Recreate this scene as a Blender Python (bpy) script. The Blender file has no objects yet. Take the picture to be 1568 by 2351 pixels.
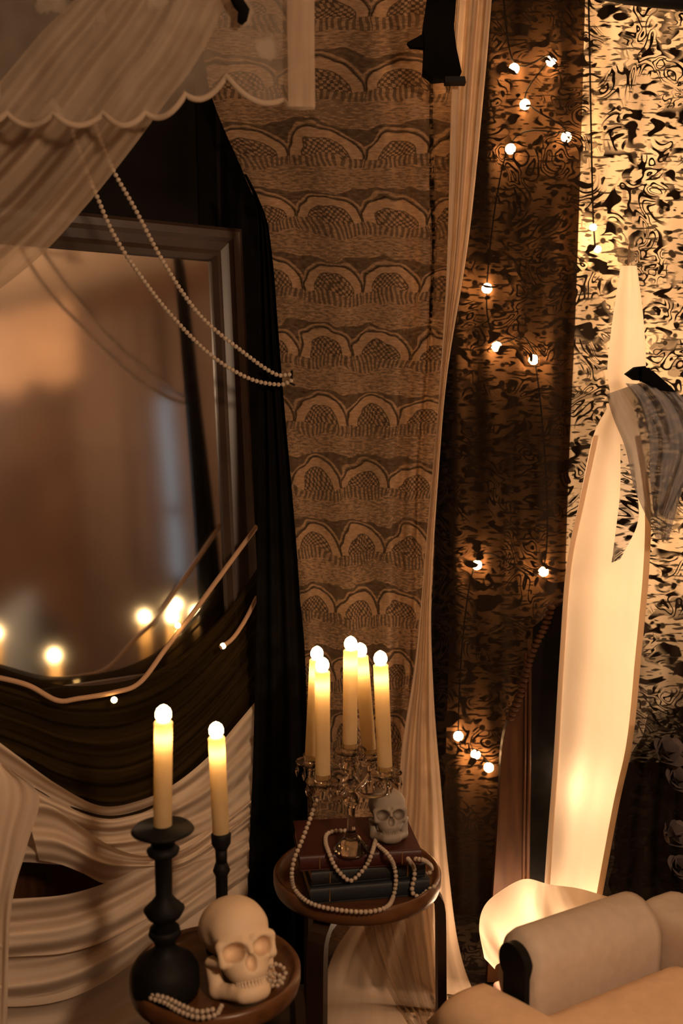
import bpy, bmesh, math, random
import numpy as np
from mathutils import Vector, Matrix
random.seed(7)
S = bpy.context.scene
C = S.collection
PI = math.pi

# ------------------------------------------------------------------ camera
F = 2287.0                      # focal length in pixels of the 1568 x 2351 frame
CAMZ, PITCH = 1.65, math.radians(6.0)
cam_d = bpy.data.cameras.new('camera')
cam_d.sensor_fit = 'HORIZONTAL'; cam_d.sensor_width = 24.0; cam_d.lens = 24.0 * F / 1568.0
cam_d.clip_start = 0.05; cam_d.clip_end = 60
cam_d.dof.use_dof = True; cam_d.dof.focus_distance = 2.55; cam_d.dof.aperture_fstop = 2.0
cam = bpy.data.objects.new('camera', cam_d); C.objects.link(cam)
cam.location = (0, 0, CAMZ); cam.rotation_euler = (PI / 2 - PITCH, 0, 0)
S.camera = cam

# ------------------------------------------------------------------ world, large lights, exposure
W = bpy.data.worlds.new('world'); S.world = W; W.use_nodes = True
W.node_tree.nodes['Background'].inputs[0].default_value = (0.42, 0.24, 0.13, 1)
W.node_tree.nodes['Background'].inputs[1].default_value = 0.02
S.view_settings.view_transform = 'Standard'
S.view_settings.look = 'None'
S.view_settings.exposure = 0.0
S.view_settings.gamma = 1.0
S.view_settings.use_curve_mapping = False
S.cycles.transparent_max_bounces = 24
S.cycles.max_bounces = 10
S.cycles.sample_clamp_indirect = 4.0

LAMP_POS, LAMP_WATTS = (0.95, -0.15, 2.35), 150.0        # warm pendant globe behind the camera, built below

# ------------------------------------------------------------------ geometry of view
def ray(px, py):
    dx = (px - 784.0) / F; dy = -(py - 1175.5) / F
    c, s = math.cos(PITCH), math.sin(PITCH)
    return Vector((dx, c + dy * s, dy * c - s))
O = Vector((0, 0, CAMZ))
def P(px, py, Y, floor=0.004):
    d = ray(px, py); p = O + d * (Y / d.y)
    if p.z < floor: p = O + d * ((floor - CAMZ) / d.z)
    return p
def Pz(px, py, z):
    d = ray(px, py); return O + d * ((z - CAMZ) / d.z)
MA = math.radians(32)
MN = Vector((math.sin(MA), -math.cos(MA), 0)); ME = Vector((math.cos(MA), math.sin(MA), 0))
MO = P(590, 1400, 2.75); MO.z = 0
def Wl(px, py, off=0.0):                    # point on the angled chimney wall, off metres in front of it
    d = ray(px, py); t = (MO + MN * off - O).dot(MN) / d.dot(MN)
    return O + d * t

# ------------------------------------------------------------------ node expressions
class E:
    def __init__(s, nt, sock): s.nt, s.k = nt, sock
    def op(s, o, *a, clamp=False):
        n = s.nt.nodes.new('ShaderNodeMath'); n.operation = o; n.use_clamp = clamp
        for i, v in enumerate((s,) + a):
            if isinstance(v, E): s.nt.links.new(v.k, n.inputs[i])
            else: n.inputs[i].default_value = v
        return E(s.nt, n.outputs[0])
    def __add__(s, b): return s.op('ADD', b)
    __radd__ = __add__
    def __sub__(s, b): return s.op('SUBTRACT', b)
    def __mul__(s, b): return s.op('MULTIPLY', b)
    __rmul__ = __mul__
    def __truediv__(s, b): return s.op('DIVIDE', b)
    def frac(s): return s.op('FRACT')
    def floor(s): return s.op('FLOOR')
    def sin(s): return s.op('SINE')
    def abs(s): return s.op('ABSOLUTE')
    def gt(s, b): return s.op('GREATER_THAN', b)
    def lt(s, b): return s.op('LESS_THAN', b)
    def max(s, b): return s.op('MAXIMUM', b)
    def min(s, b): return s.op('MINIMUM', b)
    def sqrt(s): return s.op('SQRT')
    def step(s, a, b):
        n = s.nt.nodes.new('ShaderNodeMapRange'); n.interpolation_type = 'SMOOTHSTEP'
        s.nt.links.new(s.k, n.inputs[0]); n.inputs[1].default_value = a; n.inputs[2].default_value = b
        return E(s.nt, n.outputs[0])
def new_mat(name):
    m = bpy.data.materials.new(name); m.use_nodes = True
    nt = m.node_tree; nt.nodes.clear()
    out = nt.nodes.new('ShaderNodeOutputMaterial')
    return m, nt, out
def coords(nt, kind='UV'):
    t = nt.nodes.new('ShaderNodeTexCoord'); return t.outputs[kind]
def sep(nt, sock):
    s = nt.nodes.new('ShaderNodeSeparateXYZ'); nt.links.new(sock, s.inputs[0])
    return E(nt, s.outputs[0]), E(nt, s.outputs[1]), E(nt, s.outputs[2])
def mapping(nt, sock, scale):
    n = nt.nodes.new('ShaderNodeMapping'); nt.links.new(sock, n.inputs[0]); n.inputs['Scale'].default_value = scale
    return n.outputs[0]
def noise(nt, vec, scale, detail=3, dist=0.0, rough=0.5):
    n = nt.nodes.new('ShaderNodeTexNoise'); n.inputs['Scale'].default_value = scale
    n.inputs['Detail'].default_value = detail; n.inputs['Distortion'].default_value = dist
    n.inputs['Roughness'].default_value = rough
    nt.links.new(vec, n.inputs['Vector']); return n
def ramp2(nt, fac, a, b, lo=0.3, hi=0.7):
    r = nt.nodes.new('ShaderNodeValToRGB'); nt.links.new(fac, r.inputs[0])
    r.color_ramp.elements[0].position = lo; r.color_ramp.elements[1].position = hi
    r.color_ramp.elements[0].color = (*a, 1); r.color_ramp.elements[1].color = (*b, 1)
    return r.outputs[0]
def solid(name, a, b=None, rough=0.6, metal=0.0, scale=8, stretch=(1, 1, 1), bump=0.0, spec=0.5, sss=0.0):
    m, nt, out = new_mat(name)
    p = nt.nodes.new('ShaderNodeBsdfPrincipled')
    v = mapping(nt, coords(nt, 'Object'), stretch)
    n = noise(nt, v, scale, 4)
    nt.links.new(ramp2(nt, n.outputs[0], a, b or tuple(x * 0.7 for x in a)), p.inputs['Base Color'])
    p.inputs['Roughness'].default_value = rough; p.inputs['Metallic'].default_value = metal
    p.inputs['Specular IOR Level'].default_value = spec
    if sss:
        p.inputs['Subsurface Weight'].default_value = sss; p.inputs['Subsurface Scale'].default_value = 0.01
    if bump:
        bp = nt.nodes.new('ShaderNodeBump'); bp.inputs['Strength'].default_value = bump; bp.inputs['Distance'].default_value = 0.01
        n2 = noise(nt, v, scale * 6, 4); nt.links.new(n2.outputs[0], bp.inputs['Height']); nt.links.new(bp.outputs[0], p.inputs['Normal'])
    nt.links.new(p.outputs[0], out.inputs[0]); return m
def cloth_shader(nt, col_sock, transl, dens, out):
    """diffuse + translucent threads, seen through where dens < 1"""
    d = nt.nodes.new('ShaderNodeBsdfDiffuse'); t = nt.nodes.new('ShaderNodeBsdfTranslucent')
    nt.links.new(col_sock, d.inputs[0]); nt.links.new(col_sock, t.inputs[0])
    mx = nt.nodes.new('ShaderNodeMixShader'); mx.inputs[0].default_value = transl
    nt.links.new(d.outputs[0], mx.inputs[1]); nt.links.new(t.outputs[0], mx.inputs[2])
    tr = nt.nodes.new('ShaderNodeBsdfTransparent')
    m2 = nt.nodes.new('ShaderNodeMixShader')
    if isinstance(dens, E): nt.links.new(dens.k, m2.inputs[0])
    else: m2.inputs[0].default_value = dens
    nt.links.new(tr.outputs[0], m2.inputs[1]); nt.links.new(mx.outputs[0], m2.inputs[2])
    nt.links.new(m2.outputs[0], out.inputs[0])
def sheer(name, a, b, dens, transl=0.45, streak=30.0, var=0.25):
    m, nt, out = new_mat(name)
    uv = coords(nt)
    n = noise(nt, mapping(nt, uv, (streak, 1.5, 1)), 1.0, 3)
    col = ramp2(nt, n.outputs[0], a, b)
    k = (E(nt, n.outputs[0]) - 0.5) * (2 * var) + dens
    cloth_shader(nt, col, transl, k.min(1.0).max(0.0), out); return m
def emit(name, col, strength):
    m, nt, out = new_mat(name)
    e = nt.nodes.new('ShaderNodeEmission'); e.inputs[0].default_value = (*col, 1); e.inputs[1].default_value = strength
    nt.links.new(e.outputs[0], out.inputs[0]); return m
def glass(name):
    m, nt, out = new_mat(name)
    p = nt.nodes.new('ShaderNodeBsdfPrincipled'); p.inputs['Base Color'].default_value = (1, 0.93, 0.85, 1)
    p.inputs['Transmission Weight'].default_value = 1.0; p.inputs['Roughness'].default_value = 0.04; p.inputs['IOR'].default_value = 1.5
    nt.links.new(p.outputs[0], out.inputs[0]); return m

def crochet_mat():
    m, nt, out = new_mat('cream_crochet_lace'); uv = coords(nt)
    x, y, _ = sep(nt, uv)
    wob = E(nt, noise(nt, uv, 9.0, 2).outputs[0])
    y = y + (wob - 0.5) * 0.085; x = x + (wob - 0.5) * 0.06
    pu, pv = 0.150, 0.181
    row = (y / pv).floor()
    fx = ((x / pu + row * 0.13).frac() - 0.5) * pu
    fy = ((y / pv).frac() - 0.47) * pv
    r = (fx * fx + fy * fy * 1.1).sqrt()
    upper = fy.lt(0.004)
    ring = r.step(0.044, 0.050) * (1.0 - r.step(0.068, 0.074) if False else (r.step(0.068, 0.074) * -1.0 + 1.0)) * upper
    ring2 = r.step(0.076, 0.079) * (r.step(0.082, 0.085) * -1.0 + 1.0) * upper
    inside = r.lt(0.045) * upper
    grid = ((fx * 470.0).sin() * (fy * 420.0).sin()).gt(0.05)
    bars = (fx * 520.0).sin().step(-0.4, 0.4)
    outer = r.gt(0.074) * upper
    fine = E(nt, noise(nt, mapping(nt, uv, (1.0, 2.5, 1)), 70.0, 3).outputs[0])
    lower = upper * -1.0 + 1.0
    mesh = (fy * 900.0).sin() * 0.05 + 0.54 + (fine - 0.5) * 0.4
    mid = lower * fy.lt(0.035) * (bars * 0.30 + 0.28)
    low = lower * fy.gt(0.035) * mesh
    d = ring * 0.78 + ring2 * 0.40 + inside * (grid * 0.40 + 0.22) + outer * 0.24 + mid + low
    patch = E(nt, noise(nt, uv, 5.0, 3).outputs[0]).step(0.3, 0.7) * 0.35 + 0.80
    d = ((d + (fine - 0.5) * 0.45) * patch).max(0.06).min(0.95)
    col = ramp2(nt, fine.k, (0.42, 0.245, 0.135), (0.58, 0.365, 0.215))
    cloth_shader(nt, col, 0.35, d, out); return m
def black_lace_mat(name='black_floral_lace', net=0.28, col=(0.012, 0.008, 0.006)):
    m, nt, out = new_mat(name); uv = coords(nt)
    sw = E(nt, noise(nt, uv, 7.5, 1.0, 2.6, 0.4).outputs[0])
    lines = (sw * 52.0).sin().step(0.15, 0.6)
    leaf = E(nt, noise(nt, mapping(nt, uv, (1.0, 1.6, 1)), 17.0, 1.0, 0.9).outputs[0]).step(0.54, 0.59)
    msk = E(nt, noise(nt, uv, 9.0, 1.0).outputs[0]).step(0.44, 0.54)
    hatch = E(nt, noise(nt, mapping(nt, uv, (26, 105, 1)), 1.0, 1).outputs[0]).step(0.55, 0.63)
    v1 = nt.nodes.new('ShaderNodeTexVoronoi'); v1.feature = 'F1'; v1.inputs['Scale'].default_value = 24
    nt.links.new(uv, v1.inputs['Vector'])
    dots = E(nt, v1.outputs['Distance']).step(0.16, 0.26) * -1.0 + 1.0
    d = (lines * msk).max(leaf * (msk * -0.5 + 1.0)).max(hatch * 0.9).max(dots * 0.95)
    d = (d * (1.0 - net) + net).min(1.0)
    rgb = nt.nodes.new('ShaderNodeRGB'); rgb.outputs[0].default_value = (*col, 1)
    cloth_shader(nt, rgb.outputs[0], 0.3, d, out); return m
def floral_sheer_mat():
    m, nt, out = new_mat('cream_floral_voile'); uv = coords(nt)
    v2 = nt.nodes.new('ShaderNodeTexVoronoi'); v2.feature = 'F1'; v2.inputs['Scale'].default_value = 9
    n = noise(nt, uv, 26.0, 3); nt.links.new(uv, v2.inputs['Vector'])
    dd = E(nt, v2.outputs['Distance']) + (E(nt, n.outputs[0]) - 0.5) * 0.5
    fl = dd.step(0.20, 0.34) * -1.0 + 1.0
    col = ramp2(nt, n.outputs[0], (0.46, 0.36, 0.27), (0.62, 0.50, 0.39))
    cloth_shader(nt, col, 0.4, (fl * 0.36 + 0.34).min(0.95), out); return m

M = {}
M['crochet'] = crochet_mat()
M['blace'] = black_lace_mat()
M['shawl'] = black_lace_mat('black_lace_shawl', 0.72)
M['floral'] = floral_sheer_mat()
M['tulle'] = sheer('cream_tulle', (0.48, 0.35, 0.24), (0.74, 0.56, 0.41), 0.64, 0.4, 22, 0.35)
M['sheer'] = sheer('cream_voile', (0.60, 0.44, 0.30), (0.78, 0.59, 0.43), 0.90, 0.4, 45, 0.2)
M['gauze'] = sheer('cheesecloth', (0.60, 0.47, 0.36), (0.80, 0.65, 0.51), 0.95, 0.3, 20, 0.15)
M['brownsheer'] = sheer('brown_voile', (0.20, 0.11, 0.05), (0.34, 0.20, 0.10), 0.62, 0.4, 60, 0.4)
M['muslin'] = sheer('cream_muslin', (0.86, 0.70, 0.52), (0.92, 0.77, 0.60), 1.0, 0.55, 14, 0.0)
M['trim'] = sheer('cream_trim', (0.50, 0.38, 0.28), (0.60, 0.47, 0.35), 0.75, 0.3, 14, 0.1)
M['hem'] = sheer('cream_muslin_hem', (0.72, 0.50, 0.30), (0.80, 0.58, 0.36), 1.0, 0.35, 14, 0.0)
M['veil'] = sheer('grey_tulle', (0.22, 0.215, 0.23), (0.36, 0.345, 0.36), 0.74, 0.3, 14, 0.3)
M['blackcloth'] = solid('black_velvet', (0.0025, 0.002, 0.002), (0.006, 0.005, 0.004), 0.95, scale=20, spec=0.05)
M['blackgauze'] = sheer('black_gauze', (0.010, 0.007, 0.003), (0.045, 0.028, 0.010), 0.94, 0.25, 26, 0.1)
M['wall'] = solid('dark_wallpaper', (0.0045, 0.003, 0.002), (0.008, 0.005, 0.003), 0.9, scale=5, spec=0.2)
M['roomwall'] = solid('brown_wallpaper', (0.130, 0.062, 0.032), (0.050, 0.023, 0.012), 0.85, scale=2.2, spec=0.2)
M['floor'] = solid('dark_boards', (0.045, 0.024, 0.012), (0.02, 0.011, 0.006), 0.6, scale=3, stretch=(12, 1, 1))
M['ceiling'] = solid('ceiling_plaster', (0.42, 0.30, 0.20), (0.36, 0.25, 0.16), 0.9)
M['darkwood'] = solid('dark_polished_wood', (0.060, 0.024, 0.009), (0.030, 0.012, 0.005), 0.5, spec=0.10, scale=6, stretch=(8, 8, 1))
M['framewood'] = solid('aged_brown_frame', (0.060, 0.036, 0.026), (0.035, 0.02, 0.014), 0.4, scale=9)
M['teak'] = solid('brown_bentwood', (0.14, 0.055, 0.018), (0.075, 0.028, 0.009), 0.35, scale=5, stretch=(1, 9, 9))
M['legwood'] = solid('dark_bentwood_leg', (0.030, 0.014, 0.006), (0.018, 0.008, 0.004), 0.4, scale=5)
M['black'] = solid('black_lacquer', (0.005, 0.004, 0.004), (0.008, 0.007, 0.006), 0.6, spec=0.14)
M['bone'] = solid('bone_resin', (0.80, 0.60, 0.41), (0.66, 0.47, 0.30), 0.55, scale=14, bump=0.12)
M['greybone'] = solid('grey_bone_resin', (0.30, 0.24, 0.19), (0.20, 0.16, 0.125), 0.55, scale=25, bump=0.2)
M['teeth'] = solid('ivory_teeth', (0.78, 0.62, 0.45), (0.66, 0.50, 0.34), 0.4, scale=30)
M['pearl'] = solid('pearl', (0.46, 0.36, 0.27), (0.40, 0.31, 0.23), 0.25, scale=40)
M['redbook'] = solid('oxblood_leather', (0.055, 0.009, 0.005), (0.034, 0.006, 0.003), 0.5, scale=20, bump=0.1)
M['navybook'] = solid('blue_black_cloth', (0.010, 0.012, 0.016), (0.006, 0.007, 0.010), 0.6, scale=30, bump=0.1)
M['blackbook'] = solid('charcoal_cloth', (0.009, 0.008, 0.008), (0.006, 0.005, 0.005), 0.6, scale=30, bump=0.1)
M['pages'] = solid('page_edges', (0.42, 0.27, 0.13), (0.30, 0.18, 0.08), 0.8, scale=4, stretch=(1, 1, 120))
M['gilt'] = solid('gilt', (0.55, 0.32, 0.12), (0.4, 0.22, 0.08), 0.35, metal=0.9)
M['glass'] = glass('crystal')
M['sofa'] = solid('cream_upholstery', (0.58, 0.47, 0.37), (0.52, 0.41, 0.32), 0.85, scale=40, bump=0.06, spec=0.2)
M['cushion'] = solid('tan_upholstery', (0.78, 0.53, 0.33), (0.70, 0.47, 0.29), 0.85, scale=40, bump=0.06, spec=0.2)
M['wire'] = solid('copper_wire', (0.30, 0.17, 0.09), (0.22, 0.12, 0.06), 0.5)
M['cord'] = solid('pale_cord', (0.46, 0.28, 0.17), (0.36, 0.21, 0.12), 0.7)
M['pinkcloth'] = solid('pale_pink_cloth', (0.72, 0.45, 0.36), (0.60, 0.36, 0.28), 0.9)
M['rose'] = solid('faded_mauve_silk', (0.12, 0.086, 0.08), (0.07, 0.05, 0.046), 0.9, scale=12)
M['flame'] = emit('led_flame', (1.0, 0.66, 0.30), 26.0)
M['bulb'] = emit('warm_bulb', (1.0, 0.54, 0.22), 230.0)
M['bulbb'] = emit('warm_backlight_bulb', (1.0, 0.58, 0.28), 270.0)
M['bulbr'] = emit('warm_runner_bulb', (1.0, 0.66, 0.40), 250.0)
M['bulbv'] = emit('added_warm_bulb', (1.0, 0.58, 0.28), 45.0)
M['bulbm'] = emit('warm_small_bulb', (1.0, 0.58, 0.18), 14.0)
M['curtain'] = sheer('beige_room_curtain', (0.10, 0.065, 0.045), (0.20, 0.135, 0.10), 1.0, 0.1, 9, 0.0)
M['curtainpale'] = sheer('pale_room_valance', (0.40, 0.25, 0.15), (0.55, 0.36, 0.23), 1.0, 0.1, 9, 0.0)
M['windowglow'] = emit('dusk_sky', (0.55, 0.68, 0.80), 0.55)
M['palechair'] = solid('pale_blue_velvet', (0.30, 0.34, 0.36), (0.25, 0.28, 0.30), 0.9)
M['browncushion'] = solid('brown_cushion', (0.12, 0.08, 0.06), (0.09, 0.06, 0.045), 0.9)
M['brownback'] = solid('dark_brown_glow_backing', (0.058, 0.030, 0.013), (0.036, 0.018, 0.008), 0.9, scale=10, spec=0.1)
def wax_mat():
    m, nt, out = new_mat('ivory_wax')
    n = noise(nt, coords(nt, 'Object'), 20, 2)
    cloth_shader(nt, ramp2(nt, n.outputs[0], (0.66, 0.50, 0.28), (0.72, 0.56, 0.33)), 0.5, 1.0, out); return m
M['wax'] = wax_mat()
def mirror_mat():
    m, nt, out = new_mat('silvered_glass')
    p = nt.nodes.new('ShaderNodeBsdfPrincipled'); p.inputs['Metallic'].default_value = 1.0
    n = noise(nt, coords(nt, 'Object'), 5, 3)
    nt.links.new(ramp2(nt, n.outputs[0], (0.72, 0.68, 0.64), (0.82, 0.78, 0.74)), p.inputs['Base Color'])
    p.inputs['Roughness'].default_value = 0.095
    nt.links.new(p.outputs[0], out.inputs[0]); return m
M['mirror'] = mirror_mat()

# ------------------------------------------------------------------ object helpers
def link(name, me, mat, parent=None, smooth=True, loc=None):
    o = bpy.data.objects.new(name, me); C.objects.link(o)
    if mat is not None and not me.materials: me.materials.append(mat)
    if smooth: me.polygons.foreach_set('use_smooth', [True] * len(me.polygons))
    if parent is not None: o.parent = parent
    if loc is not None: o.location = loc
    return o
def wpart(name, me, mat, parent, smooth=True):      # mesh given in world coordinates under an unrotated thing
    o = link(name, me, mat, parent, smooth)
    o.matrix_parent_inverse = Matrix.Translation(-parent.location)
    return o
def tag(o, label, cat, group=None, kind=None):
    o['label'] = label; o['category'] = cat
    if group: o['group'] = group
    if kind: o['kind'] = kind
    return o
def thing(name, label, cat, loc=(0, 0, 0), rz=0.0, group=None):
    o = bpy.data.objects.new(name, None); C.objects.link(o); o.empty_display_size = 0.05
    o.location = loc; o.rotation_euler = (0, 0, rz); return tag(o, label, cat, group)
def struct(name, me, mat, parent=None):
    o = link(name, me, mat, parent, False); o['kind'] = 'structure'; return o
def bm_mesh(bm, name='m'):
    me = bpy.data.meshes.new(name); bmesh.ops.recalc_face_normals(bm, faces=bm.faces); bm.to_mesh(me); bm.free(); return me
def box_bm(bm, c, s, rot=None, bev=0.0, seg=2):
    r = bmesh.ops.create_cube(bm, size=1.0); vs = r['verts']
    bmesh.ops.scale(bm, vec=s, verts=vs)
    if bev:
        es = list({e for v in vs for e in v.link_edges})
        g = bmesh.ops.bevel(bm, geom=es, offset=bev, segments=seg, affect='EDGES', profile=0.6)
        vs = list({v for f in g['faces'] for v in f.verts} | {v for v in vs if v.is_valid})
    if rot is not None: bmesh.ops.transform(bm, matrix=rot.to_4x4(), verts=vs)
    bmesh.ops.translate(bm, vec=c, verts=vs)
def box(c, s, rot=None, bev=0.0, seg=2):
    bm = bmesh.new(); box_bm(bm, c, s, rot, bev, seg); return bm_mesh(bm)
def lathe(prof, n=40, cap=True):
    bm = bmesh.new(); rings = []
    for r, z in prof:
        rings.append([bm.verts.new((r * math.cos(2 * PI * i / n), r * math.sin(2 * PI * i / n), z)) for i in range(n)])
    for a, b in zip(rings, rings[1:]):
        for i in range(n): bm.faces.new((a[i], a[(i + 1) % n], b[(i + 1) % n], b[i]))
    if cap:
        bm.faces.new(rings[0][::-1]); bm.faces.new(rings[-1])
    return bm_mesh(bm)
def spline(pts, n):
    """Catmull-Rom through points (tuples of equal length), n samples uniform in chord length"""
    a = np.array([tuple(p) for p in pts], float)
    if len(a) == 2: return [tuple(a[0] + (a[1] - a[0]) * t) for t in np.linspace(0, 1, n)]
    d = np.linalg.norm(np.diff(a, axis=0), axis=1); cum = np.concatenate([[0], np.cumsum(d)])
    e = np.vstack([2 * a[0] - a[1], a, 2 * a[-1] - a[-2]])
    out = []
    for s in np.linspace(0, cum[-1], n):
        i = min(max(int(np.searchsorted(cum, s) - 1), 0), len(a) - 2)
        t = (s - cum[i]) / max(d[i], 1e-9)
        p0, p1, p2, p3 = e[i], e[i + 1], e[i + 2], e[i + 3]
        out.append(tuple(0.5 * (2 * p1 + (p2 - p0) * t + (2 * p0 - 5 * p1 + 4 * p2 - p3) * t * t + (3 * p1 - p0 - 3 * p2 + p3) * t ** 3)))
    return out
def tube(pts, r, n=8, closed=False, bm=None):
    own = bm is None
    if own: bm = bmesh.new()
    pts = [Vector(p) for p in pts]; rings = []; prev = None
    for i, p in enumerate(pts):
        q = pts[(i + 1) % len(pts)] if (closed or i + 1 < len(pts)) else pts[i]
        o = pts[i - 1] if (closed or i) else pts[i]
        t = (q - o).normalized()
        if prev is None:
            prev = t.orthogonal().normalized()
        a = (prev - t * prev.dot(t)).normalized(); prev = a; b = t.cross(a)
        rr = r[i] if isinstance(r, (list, tuple)) else r
        rings.append([bm.verts.new(p + (a * math.cos(2 * PI * k / n) + b * math.sin(2 * PI * k / n)) * rr) for k in range(n)])
    for i in range(len(rings) - (0 if closed else 1)):
        a, b = rings[i], rings[(i + 1) % len(rings)]
        for k in range(n): bm.faces.new((a[k], a[(k + 1) % n], b[(k + 1) % n], b[k]))
    if not closed: bm.faces.new(rings[0][::-1]); bm.faces.new(rings[-1])
    return bm_mesh(bm) if own else None
def sheet(A, B, nu, nv, disp=None, place=None, raw=False):
    """cloth between edge A and edge B (lists of (px, py, depth)); disp(u, v) moves towards the viewer; place maps to world"""
    place = place or (lambda x, y, d: P(x, y, d))
    a = A if raw else spline(A, nu); b = B if raw else spline(B, nu); nu = len(a)
    V = []
    for i in range(nu):
        u = i / (nu - 1)
        for j in range(nv):
            v = j / (nv - 1)
            q = [a[i][k] + (b[i][k] - a[i][k]) * v for k in range(3)]
            if disp: q[2] -= disp(u, v)
            V.append(place(*q))
    Fc = [(i * nv + j, i * nv + j + 1, (i + 1) * nv + j + 1, (i + 1) * nv + j) for i in range(nu - 1) for j in range(nv - 1)]
    me = bpy.data.meshes.new('cloth'); me.from_pydata([tuple(p) for p in V], [], Fc)
    L = [0.0]
    mid = [V[i * nv + nv // 2] for i in range(nu)]
    for i in range(1, nu): L.append(L[-1] + (mid[i] - mid[i - 1]).length)
    uvl = me.uv_layers.new(name='UVMap').data
    Wd = [max((V[i * nv + j] - V[i * nv + j - 1]).length for i in range(0, nu, 6)) for j in range(1, nv)]
    Wm = float(np.mean([(V[i * nv] - V[i * nv + nv - 1]).length for i in range(nu)]))
    for li, lp in enumerate(me.loops):
        i, j = divmod(lp.vertex_index, nv)
        uvl[li].uv = (Wm * j / (nv - 1), L[i])
    return me
def wall_place(x, y, d): return Wl(x, y, d)         # depth is metres in front of the angled wall
def wsheet(A, B, nu, nv, disp=None):
    return sheet(A, B, nu, nv, (lambda u, v: -disp(u, v)) if disp else None, wall_place)
def folds(n, amp, ph=0.0, drift=0.0, n2=None, amp2=0.0):
    def f(u, v):
        return amp * math.sin(2 * PI * n * v + ph + drift * math.sin(3 * u + ph)) + (amp2 * math.sin(2 * PI * n2 * v + 1.3 + 4 * u) if n2 else 0)
    return f
_ico = {}
def ico(r, sub=2):
    if (r, sub) not in _ico:
        bm = bmesh.new(); bmesh.ops.create_icosphere(bm, subdivisions=sub, radius=r); me = bm_mesh(bm, 'bead')
        me.polygons.foreach_set('use_smooth', [True] * len(me.polygons)); _ico[(r, sub)] = me
    return _ico[(r, sub)]
def bead_mesh(r, mat, sub=2):
    key = (r, sub, mat.name)
    if key not in _ico:
        me = ico(r, sub).copy(); me.materials.append(mat); _ico[key] = me
    return _ico[key]

# ================================================================== the setting
def quad(name, pts, mat):
    me = bpy.data.meshes.new(name); me.from_pydata(pts, [], [tuple(range(len(pts)))]); return struct(name, me, mat)
def slab(name, c, s, mat, rot=None): return struct(name, box(c, s, rot), mat)
slab('floor', (0.3, 0.7, -0.05), (4.8, 5.4, 0.1), M['floor'])
slab('ceiling', (0.3, 0.7, 3.15), (4.8, 5.4, 0.1), M['ceiling'])
slab('wall_back', (0.3, 3.35, 1.55), (4.8, 0.1, 3.1), M['wall'])
slab('wall_rear', (0.3, -1.95, 1.55), (4.8, 0.1, 3.1), M['roomwall'])
slab('wall_right', (2.65, 0.7, 1.55), (0.1, 5.4, 3.1), M['roomwall'])
rotw = Matrix.Rotation(MA, 3, 'Z')
lc = MO + ME * (-0.75) - MN * 0.22
slab('wall_left', (lc.x, lc.y, 1.55), (1.9, 0.1, 3.1), M['wall'], rotw)

# pendant lamp, window, curtains and tub chair on the far side of the room; seen in the mirror
lp = thing('pendant_lamp', 'round warm glass pendant lamp hanging from the ceiling behind the viewer', 'lamp', LAMP_POS)
GR = 0.13
bm = bmesh.new(); bmesh.ops.create_uvsphere(bm, u_segments=24, v_segments=14, radius=GR)
link('globe', bm_mesh(bm), emit('lamp_globe', (1.0, 0.68, 0.43), LAMP_WATTS / (PI * 4 * PI * GR * GR)), lp)
link('cord', tube([(0, 0, GR), (0, 0, 0.4), (0, 0, 3.1 - LAMP_POS[2])], 0.004, 6), M['black'], lp)
link('cap', lathe([(0.05, GR - 0.02), (0.05, GR + 0.01), (0.015, GR + 0.05)], 20), M['gilt'], lp)
wn = thing('window_1', 'tall narrow window with dusk light between beige curtains', 'window', (2.59, 0.55, 1.1)); wn['kind'] = 'structure'
link('pane', box((0, 0, 0.6), (0.01, 0.34, 1.15)), M['windowglow'], wn, False)
for dy in (-0.19, 0.19): link('window_frame', box((-0.01, dy, 0.6), (0.04, 0.04, 1.25), bev=0.005), M['framewood'], wn, False)
for dz in (0.0, 0.45, 1.2): link('window_frame', box((-0.01, 0, dz), (0.04, 0.38, 0.04), bev=0.005), M['framewood'], wn, False)
def room_cloth(name, y0, y1, z0, z1, x, k, label, mat, cat, scal=0.0):
    n = 70; V = []; nz = 8
    for i in range(n):
        t = i / (n - 1); y = y0 + (y1 - y0) * t; w = 0.05 * math.sin(t * k) + 0.02 * math.sin(t * k * 2.4)
        zb = z0 - scal * abs(math.sin(t * 9))
        for q in range(nz): V.append((x + w * (0.5 + 0.5 * q / (nz - 1)), y, z1 + (zb - z1) * q / (nz - 1)))
    Fc = [(i * nz + q, i * nz + q + 1, (i + 1) * nz + q + 1, (i + 1) * nz + q) for i in range(n - 1) for q in range(nz - 1)]
    me = bpy.data.meshes.new('curtain'); me.from_pydata(V, [], Fc)
    uvl = me.uv_layers.new(name='UVMap').data
    for li, lp_ in enumerate(me.loops): i, q = divmod(lp_.vertex_index, nz); uvl[li].uv = (i * 0.02, q * 0.3)
    return tag(link(name, me, mat), label, cat)
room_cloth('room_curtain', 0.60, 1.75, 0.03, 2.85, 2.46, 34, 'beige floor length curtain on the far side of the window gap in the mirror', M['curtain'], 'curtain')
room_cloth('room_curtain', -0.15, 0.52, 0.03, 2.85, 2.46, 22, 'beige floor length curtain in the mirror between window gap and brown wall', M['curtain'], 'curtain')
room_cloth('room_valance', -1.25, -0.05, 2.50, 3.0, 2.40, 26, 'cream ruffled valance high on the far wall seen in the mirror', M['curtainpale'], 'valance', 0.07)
tc = thing('tub_chair', 'pale round-backed tub chair reflected at the lower left of the mirror', 'chair', (2.05, -0.78, 0), math.radians(-55))
bm = bmesh.new(); rr = []
for i in range(25):
    an = math.radians(-15 + i * 210 / 24); h = 0.62 + 0.50 * math.sin(max(0, min(1, i / 24)) * PI) ** 0.8
    q = [(0.40, 0.12), (0.42, h - 0.03), (0.385, h), (0.35, h - 0.03), (0.33, 0.35)]
    rr.append([bm.verts.new((r * math.cos(an), r * math.sin(an), zz)) for r, zz in q])
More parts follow.
